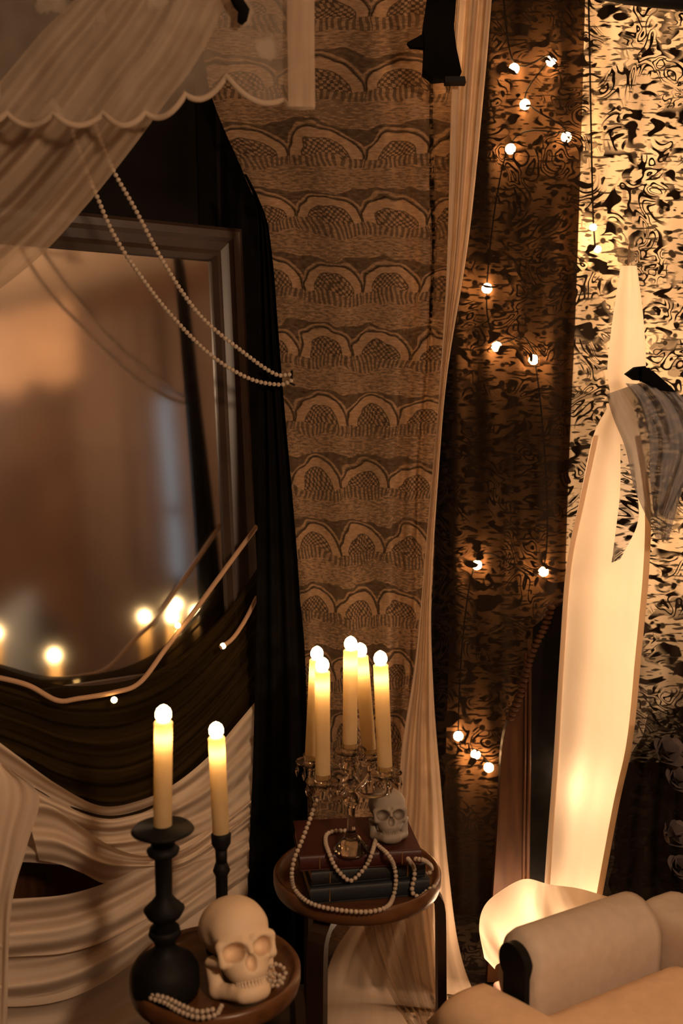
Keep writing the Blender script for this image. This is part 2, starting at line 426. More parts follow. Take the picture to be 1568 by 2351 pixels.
for r0, r1 in zip(rr, rr[1:]):
    for k in range(4): bm.faces.new((r0[k], r0[k + 1], r1[k + 1], r1[k]))
bm.faces.new(rr[0]); bm.faces.new(rr[-1][::-1])
link('back_shell', bm_mesh(bm), M['palechair'], tc)
link('seat', lathe([(0.05, 0.12), (0.34, 0.12), (0.36, 0.36), (0.32, 0.43), (0.05, 0.45)], 32), M['palechair'], tc)
bm = bmesh.new(); bmesh.ops.create_uvsphere(bm, u_segments=28, v_segments=18, radius=0.29, matrix=Matrix.Translation((0, 0.06, 0.70)) @ Matrix.Diagonal((1, 0.55, 1, 1)))
link('round_cushion', bm_mesh(bm), M['browncushion'], tc)
for k in range(4):
    an = k * PI / 2 + 0.7; link('leg', lathe([(0.014, 0), (0.022, 0.13)], 12), M['darkwood'], tc).location = (0.27 * math.cos(an), 0.27 * math.sin(an), 0)

# ================================================================== mirror on the chimney wall
LEAN = math.radians(4.6)
mz = Wl(300, 1580, 0.02).z
mr = thing('mirror', 'large wall mirror in a dark wooden frame leaning behind the draped swags', 'mirror', (MO.x, MO.y, 0.86))
mr.rotation_euler = (Matrix.Rotation(MA, 3, 'Z') @ Matrix.Rotation(-LEAN, 3, 'X')).to_euler()
# local: x along wall (0 = right outer edge), -y towards the room, z up
MW, MH, FW = 1.02, 1.28, 0.088
link('mirror_glass', box((-MW / 2, 0.0, MH / 2), (MW - 2 * FW + 0.02, 0.008, MH - 2 * FW + 0.02)), M['mirror'], mr, False)
def frame_bar(L):
    bm = bmesh.new(); pr = [(0, 0.012), (0, -0.030), (0.012, -0.042), (0.030, -0.040), (0.040, -0.028), (0.062, -0.022), (0.076, -0.030), (0.088, -0.016), (0.088, 0.012)]
    # profile: (distance in from outer edge, y); mitred bar running along local x
    r0 = [bm.verts.new((d, y, d)) for d, y in pr]; r1 = [bm.verts.new((L - d, y, d)) for d, y in pr]
    for i in range(len(pr) - 1): bm.faces.new((r0[i], r0[i + 1], r1[i + 1], r1[i]))
    bm.faces.new(r0[::-1]); bm.faces.new(r1); return bm_mesh(bm)
for L, mtx in ((MW, Matrix.Translation((-MW, 0, 0))),
               (MW, Matrix.Translation((0, 0, MH)) @ Matrix.Rotation(PI, 4, 'Y')),
               (MH, Matrix.Translation((0, 0, 0)) @ Matrix.Rotation(-PI / 2, 4, 'Y')),
               (MH, Matrix.Translation((-MW, 0, MH)) @ Matrix.Rotation(PI / 2, 4, 'Y'))):
    me = frame_bar(L); me.transform(mtx); link('frame_bar', me, M['framewood'], mr, False)
# mantelpiece
mt = thing('mantelpiece', 'dark mantel shelf and surround hidden under gauze swags', 'mantelpiece', (MO.x, MO.y, 0))
mt.rotation_euler = (0, 0, MA)
link('shelf', box((-0.70, -0.015, 0.835), (1.16, 0.11, 0.04), bev=0.008), M['darkwood'], mt, False)
link('surround', box((-0.70, -0.02, 0.405), (1.10, 0.10, 0.81), bev=0.005), M['darkwood'], mt, False)

# ================================================================== hanging cloths, centre
def curtain(name, label, cat, me, mat, group=None):
    o = link(name, me, mat); return tag(o, label, cat, group)
# black velvet behind the crochet lace
curtain('black_curtain', 'black velvet curtain hanging between the mirror and the crochet lace', 'curtain',
        sheet([(440, -60, 2.86), (470, 800, 2.86), (520, 1500, 2.86), (560, 2060, 2.86)],
              [(1060, -60, 2.9), (1040, 800, 2.9), (1030, 1500, 2.9), (1010, 2120, 2.9)], 24, 90, folds(7, 0.018, 0.4, 0.6, 17, 0.006)), M['blackcloth'])
curtain('black_curtain', 'narrow black velvet curtain in front, along the right edge of the mirror frame', 'curtain',
        sheet([(560, 400, 2.58), (588, 470, 2.57), (592, 560, 2.57), (594, 900, 2.57), (590, 1300, 2.57), (582, 1700, 2.56), (572, 1960, 2.56), (560, 2260, 2.56)],
              [(566, 400, 2.58), (600, 470, 2.57), (622, 560, 2.57), (650, 900, 2.57), (684, 1300, 2.57), (704, 1700, 2.56), (706, 1960, 2.56), (706, 2260, 2.56)], 40, 30, folds(3, 0.012, 0.4, 0.6)), M['blackcloth'])
def crochet_disp(u, v):
    return 0.010 * math.sin(2 * PI * 3.2 * v + 0.8 * math.sin(3 * u)) + (0.040 * math.exp(-((v - 0.72 - 0.05 * math.sin(4 * u)) / 0.035) ** 2) + 0.035 * math.exp(-((v - 0.86 - 0.03 * math.sin(3 * u + 1)) / 0.03) ** 2)) * -1
curtain('crochet_lace_curtain', 'brown-lit crochet lace curtain with rows of scalloped fans', 'curtain',
        sheet([(450, -40, 2.76), (480, 200, 2.76), (560, 400, 2.76), (620, 560, 2.76), (640, 800, 2.76), (655, 1050, 2.76), (680, 1300, 2.76), (700, 1500, 2.76), (705, 1800, 2.76), (700, 2160, 2.76)],
              [(1060, -40, 2.78), (1050, 200, 2.78), (1045, 400, 2.78), (1045, 560, 2.78), (1030, 800, 2.78), (1005, 1050, 2.78), (995, 1300, 2.78), (985, 1500, 2.78), (975, 1800, 2.78), (960, 2160, 2.78)], 120, 70, crochet_disp), M['crochet'])
# pale voile strip that falls and pools
def strip_disp(u, v): return 0.014 * math.sin(2 * PI * 2.6 * v + 2.0 * u) + 0.006 * math.sin(2 * PI * 6 * v + 5 * u)
curtain('voile_curtain', 'narrow cream voile curtain falling past the crochet lace onto the floor', 'curtain',
        sheet([(1050, -40, 2.68), (1036, 200, 2.68), (1026, 600, 2.68), (1008, 900, 2.68), (982, 1200, 2.68), (955, 1500, 2.68), (925, 1700, 2.68), (905, 1880, 2.69), (850, 2060, 2.70), (770, 2180, 2.70), (735, 2290, 2.70), (700, 2400, 2.66)],
              [(1132, -40, 2.66), (1112, 200, 2.66), (1076, 550, 2.66), (1028, 850, 2.66), (1006, 1100, 2.66), (990, 1380, 2.66), (996, 1600, 2.66), (1012, 1800, 2.66), (1030, 2000, 2.66), (1055, 2180, 2.66), (1100, 2300, 2.66), (1190, 2420, 2.6)], 110, 36, strip_disp), M['sheer'])
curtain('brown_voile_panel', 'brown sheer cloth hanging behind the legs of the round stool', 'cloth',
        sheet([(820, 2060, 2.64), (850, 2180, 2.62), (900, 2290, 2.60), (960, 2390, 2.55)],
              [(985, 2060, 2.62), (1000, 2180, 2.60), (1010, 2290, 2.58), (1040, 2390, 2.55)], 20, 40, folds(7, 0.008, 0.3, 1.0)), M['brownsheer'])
# black hanging ornament between lace and voile
orn = thing('hanging_ornament', 'black hanging ornament with pointed tip between crochet lace and voile', 'ornament', P(1015, 100, 2.64))
def flat_shape(pts, Y, th):
    bm = bmesh.new(); f = [bm.verts.new(P(x, y, Y)) for x, y in pts]; b = [bm.verts.new(P(x, y, Y) + Vector((0, th, 0))) for x, y in pts]
    bm.faces.new(f[::-1]); bm.faces.new(b)
    for i in range(len(f)): bm.faces.new((f[i], f[(i + 1) % len(f)], b[(i + 1) % len(f)], b[i]))
    return bm_mesh(bm)
wpart('body', flat_shape([(985, -30), (1050, -30), (1042, 60), (1048, 110), (1060, 165), (1036, 175), (995, 178), (972, 160), (975, 108), (972, 60)], 2.63, 0.05), M['blackcloth'], orn, False)
wpart('pointed_wing', flat_shape([(985, 70), (935, 97), (942, 106), (985, 110)], 2.635, 0.02), M['blackcloth'], orn, False)
wpart('bar', flat_shape([(1022, 175), (1068, 175), (1070, 189), (1022, 189)], 2.61, 0.03), M['black'], orn, False)

# ================================================================== right: backlit cloth and black lace
curtain('backlit_sheet', 'glowing cream sheet behind the black lace at upper right', 'cloth',
        sheet([(1345, -60, 3.0), (1335, 300, 3.0), (1322, 700, 3.0), (1305, 1100, 3.0), (1300, 1400, 3.0), (1330, 1750, 3.0)],
              [(1720, -60, 3.0), (1720, 300, 3.0), (1720, 700, 3.0), (1720, 1100, 3.0), (1720, 1400, 3.0), (1720, 1750, 3.0)], 20, 40, folds(4, 0.012, 0.7)), M['muslin'])
curtain('black_lace_curtain', 'black floral lace curtain with fairy lights glowing through, right of voile', 'curtain',
        sheet([(985, -80, 2.82), (985, 800, 2.82), (965, 1600, 2.82), (975, 2100, 2.82), (990, 2330, 2.82)],
              [(1740, -80, 2.80), (1740, 800, 2.80), (1740, 1600, 2.80), (1740, 2100, 2.80), (1740, 2330, 2.80)], 60, 120, folds(9, 0.010, 0.2, 0.8, 23, 0.004)), M['blace'])
rod = thing('curtain_rod', 'dark curtain rod across the top right above the lit lace', 'rod', P(1470, 4, 2.76))
wpart('pole', tube([P(1300, -30, 2.76), P(1470, -2, 2.76), P(1720, 20, 2.76)], 0.018, 10), M['black'], rod)
wpart('bracket', box(P(1660, -5, 2.80), (0.04, 0.09, 0.05), bev=0.006), M['black'], rod, False)

def light_string(name, label, pts, bulb_r, mat, wire=True, place=P, wire_mat=None, group=None, sub=3, start=None):
    W3 = [place(*p) for p in pts]
    t = thing(name, label, 'fairy lights', W3[0], group=group)
    if wire:
        path = spline(([tuple(place(*start))] if start else []) + [tuple(w + Vector((0, 0, bulb_r * 1.1))) for w in W3], 10 * len(W3))
        wpart('wire', tube(path, 0.0025, 6), wire_mat or M['wire'], t)
    me = bead_mesh(bulb_r, mat, sub)
    for w in W3:
        o = link('bulb', me, None, t, False); o.location = w - t.location
    return t
light_string('fairy_light_string', 'long zigzag string of warm bulbs glowing behind the black lace',
             [(1180, 158, 3.0), (1265, 140, 3.0), (1205, 240, 3.0), (1300, 315, 3.0), (1172, 342, 3.0), (1118, 662, 3.0), (1140, 796, 3.0), (1225, 826, 3.0),
              (1248, 1312, 3.0), (1095, 1297, 3.0), (1052, 1690, 3.0), (1092, 1732, 3.0), (1122, 1762, 3.0)], 0.0145, M['bulb'], start=(1150, -60, 3.0), wire_mat=M['black'])
light_string('fairy_light_string', 'pair of warm bulbs at the left edge of the glowing sheet',
             [(1362, 522, 2.94), (1372, 572, 2.94)], 0.010, M['bulb'], start=(1350, -60, 2.9), wire_mat=M['black'])
light_string('fairy_light_string', 'pair of warm bulbs added unseen behind the black hanging ornament to light the crochet lace',
             [(1008, 45, 2.715), (1012, 135, 2.715)], 0.010, M['bulbv'], start=(1010, -60, 2.715), wire_mat=M['black'])  # added bulbs, out of sight, only to brighten the upper right of the crochet
curtain('glow_backing', 'dark brown cloth added behind the fairy lights to catch their glow through the lace', 'cloth',
        sheet([(975, -90, 3.04), (975, 800, 3.04), (975, 1600, 3.04), (975, 2100, 3.04)], [(1352, -90, 3.04), (1340, 800, 3.04), (1320, 1600, 3.04), (1330, 2100, 3.04)], 20, 60, folds(5, 0.012, 0.9, 0.5)), M['brownback'])  # added cloth, catches the bulb glow so the lace shows against lit halos
light_string('backlight_string', 'string of strong warm bulbs hidden behind the glowing sheet',
             [(1400, 90, 3.2), (1600, 160, 3.2), (1420, 420, 3.2), (1620, 520, 3.2), (1430, 800, 3.2), (1620, 900, 3.2), (1440, 1180, 3.2), (1620, 1300, 3.2)], 0.02, M['bulbb'])

# cream runner, pinned up and gathered, falling to the sofa
def runner_disp(u, v): return 0.010 * math.sin(2 * PI * 1.5 * v + 2 * u) * (0.3 + u)
run = thing('cream_runner', 'bright cream muslin runner hanging in front of the black lace down to the sofa', 'cloth', P(1330, 2040, 2.56))
RA = [(1425, 610, 2.60), (1408, 720, 2.60), (1394, 850, 2.60), (1400, 920, 2.60), (1362, 1000, 2.60), (1330, 1150, 2.59), (1300, 1300, 2.58), (1285, 1500, 2.57), (1270, 1750, 2.56), (1255, 1950, 2.55), (1245, 2110, 2.54)]
RB = [(1462, 610, 2.60), (1476, 720, 2.60), (1482, 850, 2.60), (1455, 920, 2.60), (1470, 1000, 2.60), (1492, 1150, 2.60), (1490, 1300, 2.60), (1472, 1500, 2.59), (1452, 1700, 2.58), (1420, 1850, 2.57), (1372, 2110, 2.56)]
wpart('cloth', sheet(RA, RB, 80, 24, runner_disp), M['muslin'], run)
def edge_strip(A, dx): return sheet([(x + 1, y, d - 0.004) for x, y, d in A], [(x + dx, y, d - 0.004) for x, y, d in A], 80, 3)
wpart('hem', edge_strip(RA[4:], 13), M['hem'], run); wpart('hem', edge_strip(RB[4:], -13), M['hem'], run)
light_string('backlight_string', 'string of warm bulbs hidden behind the cream runner',
             [(1440, 660, 2.74), (1440, 800, 2.74), (1430, 1060, 2.75), (1395, 1180, 2.75), (1440, 1290, 2.75), (1360, 1380, 2.75), (1420, 1480, 2.75), (1350, 1580, 2.75), (1405, 1670, 2.74), (1306, 1782, 2.66), (1385, 1820, 2.74), (1330, 1920, 2.74), (1350, 2020, 2.74)], 0.010, M['bulbr'], start=(1445, 560, 2.74))
light_string('backlight_string', 'short string of warm bulbs added unseen behind the heaped cloth by the sofa arm to brighten it',
             [(1135, 2150, 2.56), (1165, 2100, 2.60), (1205, 2150, 2.62), (1240, 2090, 2.62), (1310, 2100, 2.63)], 0.011, M['bulbr'], start=(1330, 2060, 2.7))  # added bulbs with no visible source, only to make the heap glow
# heap of the same cloth on the floor beside the sofa arm
heap = curtain('cloth_heap', 'glowing cream cloth heaped behind the scrolled sofa arm', 'cloth',
        sheet([(1112, 2200, 2.50), (1100, 2130, 2.46), (1112, 2080, 2.46), (1150, 2045, 2.48), (1205, 2018, 2.50), (1260, 2030, 2.52), (1330, 2040, 2.54), (1400, 2060, 2.55)],
              [(1136, 2225, 2.46), (1140, 2215, 2.42), (1160, 2210, 2.40), (1200, 2215, 2.40), (1240, 2215, 2.42), (1290, 2215, 2.44), (1340, 2215, 2.46), (1400, 2215, 2.48)], 50, 16,
              lambda u, v: 0.02 * math.sin(9 * u + 3 * v) + 0.015 * math.sin(21 * u)), M['muslin'])
# dark carved panel
pan = thing('carved_wood_panel', 'dark polished wooden panel with carved sloping edge left of the cream runner', 'panel', P(1230, 2005, 2.70))
prof = spline([(1296, 1380), (1262, 1395), (1247, 1440), (1222, 1490), (1205, 1545), (1190, 1600), (1168, 1650), (1152, 1720), (1145, 1850), (1135, 2010), (1118, 2255)], 44)
wpart('board', flat_shape(list(prof) + [(1310, 2255), (1330, 1700), (1330, 1380)], 2.70, 0.03), M['darkwood'], pan, False)
bmc = bmesh.new()
for k, (x, y) in enumerate(spline([(1262, 1395), (1247, 1440), (1222, 1490), (1205, 1545), (1190, 1600), (1168, 1650)], 24)):
    c = P(x + 3, y, 2.695)
    mtx = Matrix.Translation(c) @ Matrix.Diagonal((0.013, 0.010, 0.007, 1)); bmesh.ops.create_uvsphere(bmc, u_segments=10, v_segments=6, radius=1.0, matrix=mtx)
wpart('carved_edge', bm_mesh(bmc), M['darkwood'], pan)
for x, r in ((1207, 0.0045), (1217, 0.006)): wpart('moulding', tube([P(x, 1500 if r < 0.005 else 1470, 2.698), P(x - 2, 1750, 2.698), P(x - 8, 2250, 2.698)], r, 8), M['darkwood'], pan)
wpart('dark_inset', flat_shape([(1224, 1440), (1300, 1380), (1300, 2250), (1206, 2250)], 2.694, 0.004), M['blackcloth'], pan, False)

# grey tulle veil gathered with a black bow
vt = thing('tulle_veil', 'grey tulle veil gathered beside the runner at the right edge', 'veil', P(1490, 900, 2.48))
def vd(u, v): return 0.02 * math.sin(2 * PI * 2.2 * v + 4 * u) + 0.012 * math.sin(2 * PI * 5 * v - 3 * u)
wpart('tulle', sheet([(1392, 905, 2.50), (1408, 960, 2.50), (1436, 1030, 2.50), (1456, 1120, 2.50), (1490, 1200, 2.50), (1505, 1235, 2.50)],
                     [(1500, 868, 2.48), (1560, 905, 2.46), (1620, 960, 2.46), (1625, 1040, 2.46), (1570, 1120, 2.47), (1535, 1240, 2.48)], 40, 30, vd), M['veil'], vt)
wpart('tulle_fold', sheet([(1436, 880, 2.46), (1470, 930, 2.45), (1490, 1010, 2.45), (1492, 1090, 2.45), (1500, 1170, 2.45)],
                          [(1540, 885, 2.45), (1590, 960, 2.44), (1600, 1040, 2.44), (1570, 1110, 2.44), (1530, 1190, 2.45)], 30, 20, vd), M['veil'], vt)
bow = thing('black_bow', 'black ribbon bow on top of the grey tulle veil', 'bow', P(1480, 870, 2.44))
wpart('loop', flat_shape([(1440, 858), (1462, 842), (1482, 840), (1490, 856), (1488, 874), (1460, 872)], 2.44, 0.03), M['blackcloth'], bow, False)
wpart('tail', flat_shape([(1478, 846), (1500, 852), (1532, 880), (1552, 900), (1520, 896), (1478, 876)], 2.43, 0.02), M['blackcloth'], bow, False)
wpart('knot', flat_shape([(1474, 844), (1492, 844), (1494, 876), (1474, 876)], 2.42, 0.02), M['blackcloth'], bow, False)
curtain('black_lace_scrap', 'small strip of black lace dangling over the runner below the veil', 'lace',
        sheet([(1424, 1020, 2.54), (1424, 1120, 2.54), (1416, 1200, 2.54), (1404, 1292, 2.54)], [(1450, 1020, 2.53), (1462, 1120, 2.53), (1464, 1200, 2.53), (1424, 1284, 2.53)], 24, 10, folds(1.5, 0.006)), M['blace'])
curtain('folded_cloth', 'small pale pink cloth on the floor beside the sofa scroll', 'cloth',
        box(Pz(1172, 2284, 0.03), (0.07, 0.09, 0.05), Matrix.Rotation(0.4, 3, 'Z'), 0.018, 4), M['pinkcloth'])

# black lace shawl and faded roses at the right edge, over the sofa back
jag = [(1492, 1640), (1470, 1690), (1455, 1730), (1432, 1790), (1430, 1840), (1415, 1880), (1416, 1930), (1404, 1980), (1402, 2030), (1410, 2070)]
curtain('black_shawl', 'black lace shawl hanging at the right edge above the sofa back', 'shawl',
        sheet([(x + (5 if i % 2 else -5), y, 2.46) for i, (x, y) in enumerate(jag)], [(1660, 1600 + 52 * i, 2.42) for i in range(10)], 60, 40, folds(5, 0.012, 0.3, 1.0)), M['shawl'])
def rose(px, py, Y, s, label):
    t = thing('fabric_rose', label, 'flower', P(px, py, Y), group='faded roses on the black shawl')
    for k in range(9):
        a = k * 2.4; rr = s * (0.18 + 0.085 * k)
        bm = bmesh.new(); n = 6; g = []
        for i in range(n):
            for j in range(n):
                u = i / (n - 1) * 2 - 1; v = j / (n - 1)
                w = s * 0.62 * (0.35 + 0.65 * math.sin(PI * (0.15 + 0.75 * v)))
                p = Vector((u * w, -rr * (0.3 + 0.9 * v * v) - 0.10 * s * (1 - u * u), s * (v * 0.9 - 0.25 - 0.03 * k)))
                g.append(bm.verts.new(Matrix.Rotation(a, 3, 'Z') @ p))
        for i in range(n - 1):
            for j in range(n - 1): bm.faces.new((g[i * n + j], g[i * n + j + 1], g[(i + 1) * n + j + 1], g[(i + 1) * n + j]))
        o = link('petal', bm_mesh(bm), M['rose'], t)
    t.rotation_euler = (math.radians(50), 0, random.random())
rose(1530, 1725, 2.36, 0.042, 'faded mauve rose at the top of the black shawl')
rose(1556, 1790, 2.36, 0.036, 'smaller faded rose just below the topmost one on the black shawl')
rose(1545, 1915, 2.36, 0.040, 'faded rose halfway down the black shawl')
rose(1560, 1990, 2.36, 0.034, 'lowest faded rose on the black shawl, above the sofa back')

# ================================================================== sofa
sf = thing('sofa', 'cream rolled-arm sofa with dark wooden arm scroll at lower right', 'sofa', (0.6, 1.9, 0))
a = Vector((0.86, 0.51, 0)).normalized(); b = Vector((a.y, -a.x, 0))
def arm_mesh(p0, p1, prof0, prof1, n=24):
    bm = bmesh.new(); rings = []
    for i in range(n):
        t = i / (n - 1); c = p0.lerp(p1, t); s = 1.0
        if t < 0.06: s = 0.90 + 0.10 * math.sin(t / 0.06 * PI / 2)
        ring = []
        for (x0, z0), (x1, z1) in zip(prof0, prof1):
            x = (x0 + (x1 - x0) * t) * s; z = (z0 + (z1 - z0) * t) * (s if z0 > 0.3 else 1)
            ring.append(bm.verts.new((c.x + b.x * x, c.y + b.y * x, z)))
        rings.append(ring)
    m = len(prof0)
    for r0, r1 in zip(rings, rings[1:]):
        for k in range(m): bm.faces.new((r0[k], r0[(k + 1) % m], r1[(k + 1) % m], r1[k]))
    bm.faces.new(rings[0][::-1]); bm.faces.new(rings[-1]); return bm_mesh(bm)
def arm_profile(R, top):
    pr = []
    cz = top - R
    for k in range(19):
        an = math.radians(0 + k * (230 / 18)); pr.append((R * math.cos(an), cz + R * math.sin(an)))
    return pr + [(-0.035, 0.10), (R, 0.10)]
Fp = Pz(1172, 2132, 0.60); Bp = P(1446, 2044, 2.15)
pf = arm_profile(0.062, 0.60); pb = arm_profile(0.075, Bp.z)
c0 = Vector((Fp.x, Fp.y, 0)) + b * 0.02; c1 = Vector((Bp.x, Bp.y, 0)) + b * 0.02
wpart('rolled_arm', arm_mesh(c0, c1, pf, pb), M['sofa'], sf)
bm = bmesh.new()
ctr = c0 - a * 0.012
scroll = [(x * 0.66, (z if z < 0.3 else 0.538 + (z - 0.538) * 0.66)) for x, z in pf]
fr = [bm.verts.new((ctr.x + b.x * x - a.x * 0.0, ctr.y + b.y * x - a.y * 0.0, z)) for x, z in scroll]
bk = [bm.verts.new((ctr.x + b.x * x + a.x * 0.02, ctr.y + b.y * x + a.y * 0.02, z)) for x, z in scroll]
bm.faces.new(fr); bm.faces.new(bk[::-1])
for k in range(len(fr)): bm.faces.new((fr[k], fr[(k + 1) % len(fr)], bk[(k + 1) % len(fr)], bk[k]))
wpart('arm_scroll', bm_mesh(bm), M['black'], sf, False)
rota = Matrix.Rotation(math.atan2(a.y, a.x), 3, 'Z')    # local x = towards back, local -y = b
def sofa_box(name, x0, x1, y0, y1, z0, z1, mat, bev):
    c = c0 + a * ((x0 + x1) / 2) + b * ((y0 + y1) / 2); c.z = (z0 + z1) / 2
    return wpart(name, box(c, (x1 - x0, y1 - y0, z1 - z0), rota, bev, 5), mat, sf)
AL = (c1 - c0).length
sofa_box('base', -0.02, AL + 0.12, -0.02, 1.35, 0.12, 0.30, M['sofa'], 0.02)
# T-shaped seat cushion with a crowned top
def seat_mesh():
    bm = bmesh.new(); nx, ny = 36, 60; g = {}
    x0, x1, y0, y1 = -0.15, AL + 0.02, -0.10, 1.25
    for side in (0, 1):
        for i in range(nx):
            for j in range(ny):
                u = i / (nx - 1); v = j / (ny - 1)
                x = x0 + (x1 - x0) * u
                yl = y0 if x < -0.035 else y0 + 0.155 * min(1, (x + 0.035) / 0.03)
                y = yl + (y1 - yl) * v
                eu = min(u, 1 - u) * 2; ev = min(v, 1 - v) * 2
                ed = min(1.0, (x - x0) / 0.07) if u < 0.5 else min(1.0, (x1 - x) / 0.07)
                ed2 = min(1.0, (y - yl) / 0.07) if v < 0.5 else min(1.0, (y1 - y) / 0.07)
                e = math.sqrt(max(0, 1 - (1 - ed) ** 2)) * math.sqrt(max(0, 1 - (1 - ed2) ** 2))
                h = 0.075 * e + 0.018 * math.sin(PI * u) * math.sin(PI * min(1, v * 1.6))
                z = 0.405 + (h if side == 0 else -0.06 * e)
                q = c0 + a * x + b * y; g[(side, i, j)] = bm.verts.new((q.x, q.y, z))
    for side in (0, 1):
        for i in range(nx - 1):
            for j in range(ny - 1): bm.faces.new((g[(side, i, j)], g[(side, i + 1, j)], g[(side, i + 1, j + 1)], g[(side, i, j + 1)]))
    bmesh.ops.remove_doubles(bm, verts=bm.verts, dist=0.0005); return bm_mesh(bm)
wpart('seat_cushion', seat_mesh(), M['cushion'], sf)
sofa_box('backrest', AL + 0.0, AL + 0.13, -0.05, 1.40, 0.28, Bp.z - 0.01, M['sofa'], 0.045)
sofa_box('near_arm', -0.02, AL + 0.05, 1.27, 1.41, 0.12, 0.60, M['sofa'], 0.06)
for x, y in ((0.03, 0.03), (AL + 0.05, 0.03), (0.03, 1.3), (AL + 0.05, 1.3)):
    c = c0 + a * x + b * y
    o = wpart('foot', lathe([(0.018, 0.0), (0.028, 0.04), (0.03, 0.12)], 14), M['darkwood'], sf); o.location = (c.x, c.y, 0)

# ================================================================== candles
FL = lathe([(0.0015, 0.0), (0.0105, 0.004), (0.0152, 0.012), (0.0155, 0.020), (0.0125, 0.028), (0.0070, 0.033), (0.001, 0.036)], 20); FL.materials.append(M['flame'])
def candle(base, top, r, label, group, power=0.20):
    ax = Vector(top) - Vector(base); L = ax.length
    t = thing('candle', label, 'candle', base, group=group)
    t.rotation_euler = ax.to_track_quat('Z', 'Y').to_euler()
    pr = [(0.002, 0.0), (r * 0.98, 0.0005), (r, 0.004), (r, L * 0.5), (r, L - 0.006), (r * 1.03, L - 0.003), (r * 0.9, L), (r * 0.35, L - 0.002)]
    link('wax_body', lathe(pr, 28, True), M['wax'], t)
    f = link('flame', FL, None, t); f.location = (0, 0, L - 0.003)
    ld = bpy.data.lights.new('candle_led', 'POINT'); ld.energy = power; ld.color = (1.0, 0.62, 0.25); ld.shadow_soft_size = 0.004
    lo = bpy.data.objects.new('candle_led', ld); C.objects.link(lo); lo.parent = t; lo.location = (0, 0, L - 0.030)
    return t
CG = 'flameless candles in the crystal candelabra'
CANDLES = [((716, 1742), (727, 1514), 2.33, 'ivory candle in crystal candelabra, far left of the five'),
           ((741, 1787), (740, 1541), 2.21, 'ivory candle in crystal candelabra, front left and lowest'),
           ((803, 1716), (805, 1492), 2.29, 'ivory candle in crystal candelabra, tallest in the middle'),
           ((848, 1728), (829, 1506), 2.35, 'ivory candle in crystal candelabra, leaning just right of the middle'),
           ((884, 1768), (874, 1526), 2.23, 'ivory candle in crystal candelabra, rightmost above the small skull')]
cups = []
for (bx_, by_), (tx, ty), Y, lab in CANDLES:
    p0 = P(bx_, by_, Y); p1 = P(tx, ty, Y + 0.01); cups.append(p0); candle(p0, p1, 0.0172, lab, CG)

# ================================================================== round stool with the candelabra
def stool(c, R, H, angs, label, sag_label=None):
    t = thing('round_stool', label, 'stool', (c[0], c[1], 0))
    lip = 0.020
    link('tray_top', lathe([(0.01, H - 0.022), (R - 0.012, H - 0.022), (R - 0.003, H - 0.018), (R, H - 0.006), (R, H + lip - 0.006), (R - 0.004, H + lip), (R - 0.009, H + lip), (R - 0.013, H + lip - 0.005), (R - 0.018, H + 0.004), (R - 0.026, H), (0.01, H)], 72), M['teak'], t)
    for an in angs:
        bm = bmesh.new(); d = Vector((math.cos(an), math.sin(an), 0)); s = Vector((-d.y, d.x, 0))
        path = spline([(0.03, H - 0.036), (R * 0.6, H - 0.036), (R * 0.86, H - 0.040), (R * 0.97, H - 0.062), (R * 1.005, H - 0.10), (R * 1.02, H * 0.5), (R * 1.04, 0.0)], 30)
        rings = []
        for i, (x, z) in enumerate(path):
            q = path[min(i + 1, 29)]; o = path[max(i - 1, 0)]; tx, tz = q[0] - o[0], q[1] - o[1]; l = math.hypot(tx, tz); nx, nz = -tz / l, tx / l
            rings.append([bm.verts.new(d * (x + nx * h) + s * w + Vector((0, 0, z + nz * h))) for h, w in ((0.011, 0.022), (0.011, -0.022), (-0.011, -0.022), (-0.011, 0.022))])
        for r0, r1 in zip(rings, rings[1:]):
            for k in range(4): bm.faces.new((r0[k], r0[(k + 1) % 4], r1[(k + 1) % 4], r1[k]))
        bm.faces.new(rings[0][::-1]); bm.faces.new(rings[-1]); link('leg', bm_mesh(bm), M['legwood'], t, False)
    return t
SA = P(820, 2012, 2.35); RAs = 192 / F * (SA - O).dot(Vector((0, math.cos(PITCH), -math.sin(PITCH))))
HA = SA.z
stool(SA, RAs, HA, [math.radians(x) for x in (3, 123, 243)], 'round bentwood stool with raised rim holding books and crystal candelabra')
# books
BL = Pz(712, 2078, HA); BR = Pz(986, 2054, HA); bang = math.atan2(BR.y - BL.y, BR.x - BL.x); blen = (BR - BL).length
def book(corner, ang, L, D, H, z, cover, label, title=None):
    t = thing('book', label, 'book', (corner.x, corner.y, z + 0.0005), ang, 'books stacked on the round stool')
    c = 0.003
    link('cover', box((L / 2, D / 2, H - c / 2), (L, D, c), bev=0.001), cover, t, False)
    link('cover', box((L / 2, D / 2, c / 2), (L, D, c), bev=0.001), cover, t, False)
    bm = bmesh.new(); n = 7; f = []; g = []
    for i in range(n):
        an = PI / 2 + PI * i / (n - 1); f.append(bm.verts.new((0, 0.004 + 0.006 * math.cos(an), H / 2 + H / 2 * math.sin(an)))); g.append(bm.verts.new((L, 0.004 + 0.006 * math.cos(an), H / 2 + H / 2 * math.sin(an))))
    for i in range(n - 1): bm.faces.new((f[i], f[i + 1], g[i + 1], g[i]))
    sp = link('spine', bm_mesh(bm), cover, t)
    for x in (L * 0.16, L * 0.84): link('gilt_band', box((x, -0.0022, H / 2), (0.003, 0.002, H * 0.72), bev=0.0005), M['gilt'], sp, False)
    link('pages', box((L / 2, D / 2 + 0.003, H / 2), (L - 0.008, D - 0.008, H - 2 * c)), M['pages'], t, False)
    return t
bdir = Vector((math.cos(bang), math.sin(bang), 0)); bnor = Vector((-bdir.y, bdir.x, 0))
h1, h2, h3 = 0.040, 0.036, 0.038
